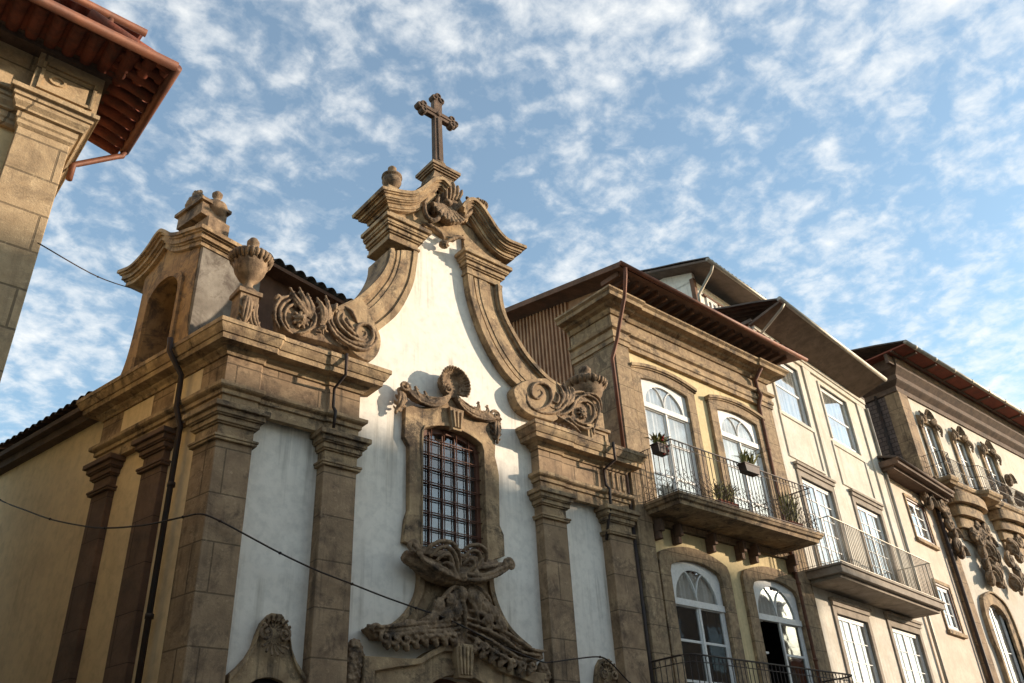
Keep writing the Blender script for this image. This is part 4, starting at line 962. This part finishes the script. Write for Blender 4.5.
# planters with plants on the balcony (things of their own)
def plant(b, u, w_, z, n, L, spread, wd=.02):
    for k in range(n):
        a = random.uniform(0, 2*pi); s_ = random.uniform(.2, 1)*spread; h = L*random.uniform(.5, 1)
        p0 = (u+random.uniform(-.1, .1), w_, z); p1 = (u+cos(a)*s_*.5, w_+sin(a)*s_*.5, z+h*.7); p2 = (u+cos(a)*s_, w_+sin(a)*s_, z+h*(.8 if s_ > spread*.6 else 1))
        d = Vector((-sin(a), cos(a), 0))*wd
        vs = [(p0[0]-d.x*.5, p0[1]-d.y*.5, p0[2]), (p0[0]+d.x*.5, p0[1]+d.y*.5, p0[2]), (p1[0]+d.x, p1[1]+d.y, p1[2]), (p1[0]-d.x, p1[1]-d.y, p1[2]), p2]
        b.add(vs, [(0, 1, 2, 3), (3, 2, 4)])
def planter(u, w_, z, L, label, kind, n, hh, sp, wd=.02, flowers=False):
    t = thing('planter', (u, -w_, z), label, 'planter', 'planters on the upper balcony')
    b = MB(); b.ring([(u-L/2+.02, z+.02), (u+L/2-.02, z+.02), (u+L/2-.02, z+.02), (u-L/2+.02, z+.02)], [(u-L/2, z), (u+L/2, z), (u+L/2, z+.0), (u-L/2, z+.0)], w_-.01, w_, False) if False else b
    b.prism([(u-L/2+.03, z), (u+L/2-.03, z), (u+L/2, z+.18), (u-L/2, z+.18)], w_-.09, w_+.09); b.box(u-L/2-.012, u+L/2+.012, w_-.10, w_+.10, z+.16, z+.185)
    b.build('trough', kind, t)
    b = MB()
    for k in range(3): plant(b, u+(k-1)*L*.28, w_, z+.18, n, hh, sp, wd)
    b.build('foliage', 'leaf', t)
    if flowers:
        b = MB()
        for k in range(9): b.blob(u+random.uniform(-L/2, L/2), w_+random.uniform(-.1, .1), z+.2+random.uniform(-.25, .2), .025, .025, .025)
        b.build('flowers', 'flower', t)
planter(12.12, .62, 7.86, .34, 'small dark planter of green leaves hung at the left corner of the upper balcony railing', 'iron', 22, .26, .24, .024, True)
planter(14.52, .95, 7.88, .50, 'long dark trough with a spiky yellow green plant hung midway along the balcony railing', 'iron', 22, .36, .40, .018)
planter(13.95, .62, 7.06, .6, 'terracotta trough with leafy stems standing on the balcony floor', 'tile', 26, .45, .30, .024)
planter(16.3, .62, 7.06, .5, 'red pot with climbing greenery at the right end of the balcony floor', 'tile', 34, .8, .3, .022)

# ================================================================== HOUSE 3 (cream, rotated)
h3 = thing('townhouse', FB3(3.5, 0, 0), 'cream plastered townhouse with an attic storey and a plain railed balcony, third from the left', 'house')
b = MB(FB3); H3W = [(.62, 2.30, 10.85, 12.62), (3.70, 5.50, 10.95, 12.68), (.85, 2.60, 6.55, 9.10), (4.05, 5.74, 6.6, 9.15), (1.02, 2.72, 2.9, 5.78), (4.2, 6.1, 3.0, 5.88)]
wall(b, 0, 6.9, 0, 13.3, -.6, 0, H3W); b.build('wall', 'cream', h3)
b = MB(FB3)      # pale vertical piers and panel frames
for u0, u1 in ((2.72, 3.18), (6.35, 6.95), (.0, .22)): b.box(u0, u1, -.02, .05, 6.6, 13.2)
for (a, c) in ((.5, 2.5), (3.55, 5.75)):
    b.ring([(a+.07, 9.62), (c-.07, 9.62), (c-.07, 10.75), (a+.07, 10.75)], [(a, 9.55), (c, 9.55), (c, 10.85), (a, 10.85)], -.01, .035, True)
b.box(0, 7.0, -.02, .06, 12.9, 13.05); b.box(0, 7, -.02, .1, 13.05, 13.3)
b.build('wall_trim', 'cream', h3, bevel=.005)
for i, (a, c, z0, z1) in enumerate(H3W):
    b = MB(FB3); j = .16 if i > 1 else .09
    b.ring([(a, z0), (a, z1), (c, z1), (c, z0)], [(a-j, z0), (a-j, z1+j), (c+j, z1+j), (c+j, z0)], -.2, .04)
    if i > 1: b.box(a-j-.06, c+j+.06, -.01, .12, z1+j+.10, z1+j+.17); b.box(a-j-.02, c+j+.02, -.01, .08, z1+j, z1+j+.10)
    b.build('window_surround', 'slab' if i > 1 else 'cream', h3, bevel=.004)
    if i < 2: rect_window(h3, FB3, a, c, z0, z1, -.04, nx=1, rows=2, bar=.05)
    else: rect_window(h3, FB3, a, c, z0, z1, -.04, nx=2, rows=6, bar=.018)
# eave: deep boarded soffit, zinc gutter
b = MB(FB3); b.prism([(-.12, 13.2), (7.05, 13.2), (7.05, 13.3), (-.12, 13.3)], -.5, .1)
b.add([(-.1, .0, 13.12), (6.6, .0, 13.12), (6.6, .98, 13.40), (-.1, .98, 13.40), (-.1, .0, 13.2), (6.6, 0, 13.2), (6.6, .98, 13.46), (-.1, .98, 13.46)], [(0, 1, 2, 3), (4, 5, 6, 7), (0, 3, 7, 4), (1, 2, 6, 5), (2, 3, 7, 6)])
b.build('soffit', 'soffit', h3)
b = MB(FB3); b.tube([(-.15, 1.0, 13.47), (6.65, 1.0, 13.47)], .07, 10); b.tube([(.08, 1.0, 13.42), (.08, .9, 13.30), (.30, .06, 12.95), (.30, .04, 12.4)], .04, 8); b.build('gutter', 'zinc', h3)
b = MB(FB3); corrug(b, -.12, 6.65, .98, 13.52, -3.5, 14.9, .24, .05); b.build('roof', 'oldtile', h3)
# attic storey set back
FA = Frame(tuple(FB3(0, 0, 0))[:2], 5)
az = 17.5       # eave height of the attic
b = MB(FA); b.box(2.75, 8.5, -7.5, -2.9, 13.5, az-.05); b.box(2.75, 2.9, -7.5, -2.9, az-.1, az+.6); b.build('attic_wall', 'white', h3)
for (a, c) in ((3.35, 4.0), (4.15, 4.8)): rect_window(h3, FA, a, c, 15.9, 17.0, -2.84, nx=2, rows=2, name='attic_window')
b = MB(FA); b.box(3.2, 4.95, -2.95, -2.82, 17.0, 17.08); b.box(2.7, 2.85, -3.0, -2.85, 13.5, az); b.build('attic_trim', 'wood', h3)
b = MB(FA); b.tube([(2.2, -1.95, az+.02), (8.6, -1.95, az+.02)], .07, 10); b.tube([(2.55, -1.97, az), (2.6, -2.1, az-.2), (2.68, -2.75, az-.75), (2.68, -2.8, az-1.6)], .05, 8); b.build('attic_gutter', 'zinc', h3)
b = MB(FA); b.add([(2.2, -2.0, az-.04), (8.6, -2.0, az-.04), (8.6, -8, az+1.9), (2.2, -8, az+1.9), (2.2, -2.0, az+.04), (8.6, -2.0, az+.04), (8.6, -8, az+2.0), (2.2, -8, az+2.0)], [(0, 1, 2, 3), (4, 5, 6, 7), (0, 3, 7, 4), (1, 2, 6, 5), (2, 3, 7, 6), (0, 1, 5, 4)]); b.build('attic_soffit', 'soffit', h3)
b = MB(FA); corrug(b, 2.2, 8.6, -1.95, az+.12, -8, az+2.1, .24, .05); b.build('attic_roof', 'oldtile', h3)
b = MB(FB3); b.box(-.22, 6.0, -.1, .9, 6.34, 6.50); b.box(-.26, 6.04, -.1, .94, 6.50, 6.55); b.box(-.1, 5.9, -.1, .78, 6.26, 6.34)
bal3 = b.build('balcony', 'slab', h3, bevel=.006)
railing(FB3, -.2, 5.96, .88, 6.55, 7.60, -.05, .10, False, 'zinc', parent=bal3, r=.009)
pipe(FB3, [(6.98, .1, 12.9), (6.98, .1, 0)], .05, 'zinc', h3)

# ================================================================== narrow low house between (peach)
hn = thing('townhouse', FB3(9.1, 0, 0), 'narrow peach house with two small red framed windows under a low lean-to eave', 'house')
b = MB(FB3); NW = [(8.05, 9.0, 8.75, 10.05), (9.12, 9.98, 6.35, 7.65)]
NW = [(8.45, 10.0, 9.05, 10.35), (8.75, 10.0, 6.35, 7.72)]
wall(b, 7.05, 11.5, 0, 10.9, -.6, -.02, NW); b.build('wall', 'pinkish', hn)
for a, c, z0, z1 in NW:
    b = MB(FB3); b.ring([(a, z0), (a, z1), (c, z1), (c, z0)], [(a-.08, z0-.12), (a-.08, z1+.1), (c+.08, z1+.1), (c+.08, z0-.12)], -.1, .03, True); b.box(a-.12, c+.12, -.02, .08, z0-.14, z0-.04)
    b.build('window_surround', 'stone', hn)
    b = MB(FB3); b.ring([(a+.06, z0+.06), (a+.06, z1-.06), (c-.06, z1-.06), (c-.06, z0+.06)], [(a, z0), (a, z1), (c, z1), (c, z0)], -.12, .0, True); b.build('window_casing', 'frameb', hn)
    rect_window(hn, FB3, a+.06, c-.06, z0+.06, z1-.06, -.05, nx=2, rows=3)
b = MB(FB3); b.prism([(6.75, 10.84), (11.5, 10.84), (11.5, 11.02), (6.75, 11.02)], -.6, .62); b.prism([(6.85, 10.74), (11.5, 10.74), (11.5, 10.84), (6.85, 10.84)], -.6, .42)
b.tube([(6.7, .66, 10.98), (11.4, .66, 10.98)], .05, 8)
b.build('eave', 'darkstone', hn)
b = MB(FB3); corrug(b, 6.75, 11.4, .62, 11.05, -2.4, 11.9, .24, .05); b.build('roof', 'oldtile', hn)

# ================================================================== HOUSE 4 (ornate, at the right edge)
h4 = thing('ornate_mansion', FB4(5, 0, 0), 'ornate baroque mansion with heavily carved window frames and red eave at the far right', 'house')
F4 = FB4
b = MB(F4); H4W = [(1.15, 2.15, 11.55, 14.05), (3.65, 4.75, 11.75, 14.05), (6.2, 7.3, 11.7, 14.1), (1.5, 2.9, 3.2, 7.6), (5.4, 6.8, 3.2, 7.6)]
wall(b, 0, 12, 0, 15.0, -.6, -.02, H4W); b.build('wall', 'cream', h4)
b = MB(F4); b.box(-.06, .62, -.48, .05, 0, 14.9); b.build('corner_pilaster', 'ashlar', h4, bevel=.01)
b = MB(F4); b.box(-.04, .3, -9, -.48, 0, 15.6); b.build('slate_side_wall', 'slate', h4)
b = MB(F4); b.tube([(-.1, -.78, 15), (-.1, -.78, 10.8)], .05, 8); b.tube([(-.12, .12, 10.7), (-.12, .12, 0)], .06, 8); b.build('downpipe', 'iron', h4)
PATH4 = [(12, .0), (-.06, .0), (-.06, -3)]
b = MB(F4); b.sweep(PATH4, [(-.3, 14.9), (.04, 14.9), (.06, 15.08), (.22, 15.2), (.26, 15.24), (.26, 15.42), (.46, 15.62), (.5, 15.98), (-.3, 15.98)]); b.build('cornice', 'darkstone', h4)
b = MB(F4); b.box(-1.0, 13, -4, 1.16, 15.98, 16.03)
b.build('soffit', 'redsoffit', h4)
b = MB(F4)
for k in range(9): b.box(-.2+k*1.5, -.08+k*1.5, -.2, 1.12, 15.92, 15.98)
b.box(-1.0, 13, .58, .66, 15.93, 15.98); b.box(-.95, 13, .3, .42, 15.62, 15.98); b.box(-.46, -.3, -3.5, .4, 15.6, 15.98)
b.build('soffit_battens', 'darkstone', h4)
b = MB(F4); b.tube([(-1.02, 1.2, 16.06), (13, 1.2, 16.06)], .08, 10)
for k in range(9): b.tube([(-.4+k*1.5, 1.2, 16.06), (-.32+k*1.5, 1.2, 16.06)], .095, 10)
b.build('gutter', 'zinc', h4)
b = MB(F4); corrug(b, -1.0, 13, 1.15, 16.15, -5, 17.8, .24, .05); b.build('roof', 'oldtile', h4)
for i, (a, c, z0, z1) in enumerate(H4W):
    j = .18
    b = MB(F4)
    if i < 3: b.ring([(a, z0), (a, z1), (c, z1), (c, z0)], [(a-j, z0), (a-j, z1+j), (c+j, z1+j), (c+j, z0)], -.2, .06)
    else:
        ii = resample(arch_pts(a, c, z0, z1-.35, .35), 40); jj = resample([(a-.3, z0), (a-.3, z1-1.6), (a-.45, z1-1.2), (a-.4, z1-.3), (a-.15, z1+.2), ((a+c)/2, z1+.45), (c+.15, z1+.2), (c+.4, z1-.3), (c+.45, z1-1.2), (c+.3, z1-1.6), (c+.3, z0)], 40)
        b.ring(ii, jj, -.3, .06); b.ring([lerp(p, q, .85) for p, q in zip(ii, jj)], jj, .05, .12)
    b.build('window_surround', 'stone', h4, bevel=.006)
    rect_window(h4, F4, a, c, z0, z1, -.08 if i > 2 else -.05, nx=2, rows=3)
# rocaille carving
b = MB(F4)
def rocaille(u, z, s, w_=.1):
    b.shell(u, z, w_, .34*s, R(10), R(170), 15, .10, .028*s); 
    for sg in (-1, 1):
        b.spiral(u+sg*.33*s, z-.05*s, w_, .16*s, 1.6, R(90), -sg, .05*s); b.spiral(u+sg*.62*s, z-.25*s, w_, .12*s, 1.5, R(60), sg, .045*s)
        b.leaf((u+sg*.2*s, z-.1*s), (u+sg*.62*s, z+.12*s), w_, .22*s, .1, -.2*sg, 4); b.leaf((u+sg*.55*s, z-.1*s), (u+sg*.78*s, z-.55*s), w_, .22*s, .1, .2*sg, 4)
for (a, c, z0, z1) in H4W[:3]:
    b = MB(F4); rocaille((a+c)/2, z1+.18, .95); b.build('window_crest', 'ornament', h4)
def carve(pts, s, w_):
    for (x, y) in pts:
        u, z = at(x, y, w_, F4)
        k = random.randint(0, 3); b = MB(F4)
        if k == 0: b.rosette(u, z, w_, .22*s, 6)
        elif k == 1: b.spiral(u, z, w_, .24*s, 1.7, random.uniform(0, 6), random.choice((-1, 1)), .07*s)
        elif k == 2: b.shell(u, z-.1, w_, .28*s, R(0), R(180), 14, .10, .026*s)
        else: b.leaf((u-.15*s, z+.25*s), (u+.12*s, z-.28*s), w_, .3*s, .16, .2, 4)
        b.blob(u, w_-.05, z, .2*s, .14, .24*s); b.build('wall_carving', 'ornament', h4)
carve([(938, 484), (948, 488), (957, 492), (968, 497), (996, 505), (1003, 508), (930, 503), (941, 505), (947, 514), (950, 524), (955, 534), (958, 545), (962, 552), (944, 498), (938, 492), (925, 494)], 1, .25)
carve([(978, 527), (986, 530), (980, 540), (990, 543), (984, 552), (993, 556), (988, 565), (997, 568), (992, 578), (999, 580), (975, 534), (984, 535), (989, 550), (995, 574)], 1.15, .25)
carve([(1018, 540), (1012, 548), (1020, 556), (1010, 560), (1018, 570), (1022, 580), (1015, 584), (1008, 520), (1015, 512), (1020, 500), (1005, 492), (1010, 480)], 1.15, .25)
# bulging stone balcony corbel with iron railing
def bulge(u0, u1, z0, z1, depth, spec=7):
    b = MB(F4)
    for k in range(spec):
        t0 = k/spec; t1 = (k+1)/spec; e = t1**1.4
        m_ = (1-e)*.55
        zc0 = z0+(z1-z0)*t0; zc1 = z0+(z1-z0)*t1
        n = 18; pts = [(u0+m_, -.05)]+[((u0+u1)/2-((u1-u0)/2-m_)*cos(pi*i/n), depth*e*(.55+.45*sin(pi*i/n))) for i in range(n+1)]+[(u1-m_, -.05)]
        b.hprism(pts, zc0, zc1-.03); b.hprism([((p[0]-(u0+u1)/2)*.97+(u0+u1)/2, p[1]*.93) for p in pts], zc1-.04, zc1+.0)
    return b
b = MB(F4); pth = [(9, -.05), (9, .55), (4.3, .55), (4.0, .85), (2.9, .85), (2.6, .55), (1.0, .55), (.75, .75), (.2, .75), (.2, -.05)]
b.sweep(pth, [(-.5, 11.28), (-.1, 11.28), (-.06, 11.34), (.0, 11.37), (.04, 11.44), (.04, 11.5), (-.5, 11.5)]); cb = b.build('balcony', 'stone', h4)
b = bulge(1.1, 3.5, 9.7, 11.27, .6, 4); b.build('corbel', 'stone', cb); b = bulge(4.6, 7.4, 9.9, 11.27, .6, 4); b.build('corbel', 'stone', cb)
b = MB(F4); rp = [(.24, -.02), (.24, .72), (.75, .72), (1.0, .52), (2.6, .52), (2.9, .82), (4.0, .82), (4.3, .52), (9, .52)]
for z in (11.58, 12.0, 12.42): b.tube([(p[0], p[1], z) for p in rp], .014, 5, smooth=False)
for p in resample(rp, 84): b.tube([(p[0], p[1], 11.5), (p[0], p[1], 12.42)], .009, 4)
b.build('railing', 'iron', cb)
b = bulge(1.0, 3.6, 3.0, 4.0, .6, 4); cb = b.build('balcony', 'stone', h4)
railing(F4, 1.0, 3.6, .65, 4.0, 5.0, 0, .14, True, 'iron', rounded=.4, parent=cb)

# ================================================================== LEFT BUILDING
YL = -1.0
c0 = Vector((0, YL, 0)); FL = Frame((0, YL), 0)
lu, lz = at(65, 163, 0, FL); lz = 9.07
hl = thing('corner_building', (lu-3, YL, 0), 'granite corner building with copper gutters and red tiled eave at the top left', 'house')
zl = lambda x, y: (x*256/760, y*256/760)
def LQ(x, y, w_=0): return at(*zl(x, y), w_, FL)
pw = lu-LQ(60, 350)[0]
b = MB(FL); b.box(lu-pw, lu, -.8, 0, 0, lz+.05); b.build('corner_pilaster', 'blocks', hl, bevel=.008)
b = MB(FL); b.box(lu-9, lu-.02, -8, -.15, 0, lz+1.3); b.build('wall', 'yellow', hl)
PL = [(lu, -.8*10), (lu, 0), (lu-pw, 0), (lu-pw, -.1), (lu-9, -.1)]
b = MB(FL)
z0 = lz+.05
b.sweep(PL, [(-.2, z0), (.0, z0), (.03, z0+.03), (.03, z0+.08), (.05, z0+.10), (.05, z0+.18), (.09, z0+.19), (.09, z0+.22), (.13, z0+.27), (.13, z0+.32), (.155, z0+.33), (.155, z0+.38), (.20, z0+.40), (.20, z0+.46), (-.2, z0+.47)])
b.build('cornice', 'blocks', hl)
z1 = z0+.47
b = MB(FL); b.box(lu-pw-.02, lu+.16, -.8, .12, z1, z1+.66); b.ring([(lu-pw+.08, z1+.12), (lu+.06, z1+.12), (lu+.06, z1+.48), (lu-pw+.08, z1+.48)], [(lu-pw+.04, z1+.08), (lu+.10, z1+.08), (lu+.10, z1+.52), (lu-pw+.04, z1+.52)], .115, .15, True)
cx_ = lu-pw/2-.05; b.ring([(cx_+.07*cos(k*pi/8), z1+.30+.05*sin(k*pi/8)) for k in range(16)], [(cx_+.10*cos(k*pi/8), z1+.30+.075*sin(k*pi/8)) for k in range(16)], .115, .145, True)
b.box(lu-9, lu-pw-.02, -.3, -.0, z1, z1+.66)
b.build('frieze', 'blocks', hl)
# eave
tipu, tipz = at(174, 69, .85, FL)
ez = tipz; EX = tipu-lu
b = MB(FL)
for wv, e, zz0 in ((.18, .22, z1+.66), (.24, .28, z1+.74)): b.box(lu-9, lu+e, -1.0, wv, zz0, zz0+.10)
b.build('eave_cornice', 'darkstone', hl)
b = MB(FL); zz1 = z1+.76
# tile undersides as individual barrel rows on the front and right slopes
def barrel(b, p0, p1, r):
    P0, P1 = Vector(p0), Vector(p1); t = (P1-P0).normalized(); a = t.cross(Vector((0, 0, 1))).normalized(); n_ = a.cross(t)
    vs = []; 
    for P in (P0, P1):
        for k in range(9): th = pi*k/8; vs.append(tuple(P+a*cos(th)*r-n_*sin(th)*-r))
    b.add(vs, [(k, k+1, 10+k, 9+k) for k in range(8)], True)
xk = lu+EX-.05; k = 0
while xk > lu-6:
    b.tube([(xk, -.6, ez+.28), (xk, .84, ez+.03)], .085, 10); xk -= .21
yk = .8
while yk > -1.1:
    b.tube([(lu-.3, yk, ez+.26), (lu+EX-.03, yk, ez+.03)], .085, 10); yk -= .21
b.build('eave_tiles', 'tile', hl)
b = MB(FL); b.box(lu-6, lu+EX-.12, -.8, .72, ez+.10, ez+.14); b.add([(lu-6, .84, ez+.12), (lu+EX, .84, ez+.12), (lu+EX, -1.1, ez+.12), (lu-.5, -1.1, ez+.9), (lu-6, -1.1, ez+.9)], [(0, 1, 2, 3, 4)]); b.build('roof', 'tile', hl)
b = MB(FL); b.tube([(lu-8, .9, ez), (lu+EX+.02, .9, ez), ], .065, 10); b.tube([(lu+EX+.02, .9, ez), (lu+EX+.02, -1.0, ez)], .065, 10)
q_ = at(74, 162, -.75, FL); b.tube([(lu+EX+.02, -.95, ez-.02), (lu+EX, -.97, ez-.12), (lu+EX-.06, -.97, ez-.16), (q_[0]+.05, -.76, q_[1]), (q_[0], -.75, q_[1]-.05), (q_[0], -.75, q_[1]-.3)], .04, 10)
b.build('gutter', 'copper', hl)
# second, higher roof
b = MB(FL); hu, hz = at(145, 36, .2, FL)
b.tube([(lu-8, .25, hz), (hu, .25, hz)], .055, 10); b.tube([(hu-.45, .25, hz-.02), (hu-.45, .1, hz-.35)], .04, 8); b.build('upper_gutter', 'copper', hl)
b = MB(FL); corrug(b, lu-8, hu, .22, hz+.04, -2, hz+.6, .2, .05); b.box(lu-8, hu-.1, -2, -.1, ez+.3, hz-.02)
b.build('upper_roof', 'tile', hl)
# window at left frame edge
rect_window(hl, FL, lu-pw-1.3, lu-pw-.35, lz-2.2, lz+.0, -.08, nx=2, rows=3)
b = MB(FL); a_, c_ = lu-pw-1.3, lu-pw-.35; b.ring([(a_, lz-2.2), (a_, lz), (c_, lz), (c_, lz-2.2)], [(a_-.1, lz-2.3), (a_-.1, lz+.1), (c_+.1, lz+.1), (c_+.1, lz-2.3)], -.16, -.06, True); b.build('window_surround', 'stone', hl)

# ================================================================== cables
def cable(pts, r, label):
    b = MB(); b.tube(smoothline(pts, 6), r, 5)
    for k in range(1, len(pts)-1, 2): p = pts[k]; b.blob(p[0], p[1], p[2], r*2, r*2, r*1.6)
    o = b.build('cable', 'iron'); tag(o, label, 'cable', 'cables')
def sidept(x, y, w_):
    u, z = at(x, y, w_, FS); p = FS(u, w_, z); return (p.x, -p.y, p.z)
def frpt(x, y, w_): u, z = at(x, y, w_); return (u, w_, z)
cable([sidept(x, y, .12) for x, y in ((-40, 478), (0, 500), (25, 510), (50, 519), (78, 525), (105, 528), (145, 525), (183, 517))]+[frpt(x, y, .1) for x, y in ((201, 514), (220, 521), (250, 537), (280, 553), (316, 570), (352, 584), (385, 597), (416, 608), (450, 620), (500, 645), (540, 661), (552, 662), (575, 659), (600, 657), (612, 664), (630, 683), (650, 700))], .012, 'thin dark cable sagging across the church front from the corner pier to the portal')
def fr2(x, y, w_): u, z = at(x, y, w_); return (u, w_, z)
u_, z_ = at(38, 243, .6, FL); p0 = FL(u_, .6, z_); q = sidept(137, 290, .05)
cable([(p0.x, -p0.y, p0.z), (lerp((p0.x, -p0.y, p0.z), q, .5)[0], lerp((p0.x, -p0.y, p0.z), q, .5)[1], lerp((p0.x, -p0.y, p0.z), q, .5)[2]-.08), q], .008, 'thin wire strung from the top left corner building to the belfry')

# ================================================================== houses across the street (behind the viewer, they shade the lower walls)
def opposite(u0, u1, h, label, mtl):
    t = thing('house_across_the_street', ((u0+u1)/2, -15, 0), label, 'house', 'houses across the street')
    b = MB(); b.box(u0, u1, 15, 24, 0, h-.5); b.build('wall', mtl, t)
    b = MB(); b.add([(u0-.1, 14.5, h-.5), (u1+.1, 14.5, h-.5), (u1+.1, 24.5, h-.5), (u0-.1, 24.5, h-.5), (u0-.1, 19.5, h+2), (u1+.1, 19.5, h+2)], [(0, 1, 5, 4), (2, 3, 4, 5), (0, 4, 3), (1, 2, 5), (0, 3, 2, 1)]); b.build('roof', 'tile', t)
    n = int((u1-u0)/2.6)
    for k in range(n):
        for z in (1, 4.6, 8):
            if z+2 < h-.8: c = u0+(u1-u0)*(k+.5)/n; MB().box(c-.55, c+.55, 14.94, 15.02, z, z+2).build('window', 'glassd', t)
opposite(-24, 10, 11.8, 'cream house across the street behind the viewer', 'cream')
opposite(10, 27.1, 6.4, 'low cream house across the street behind the viewer beside the tall yellow one', 'cream')
opposite(27.1, 36, 12.9, 'tall yellow house across the street behind the viewer', 'dull')
opposite(36, 41, 12.2, 'grey house across the street behind the viewer', 'dull')
opposite(47, 70, 8.5, 'low cream house across the street behind the viewer', 'cream')
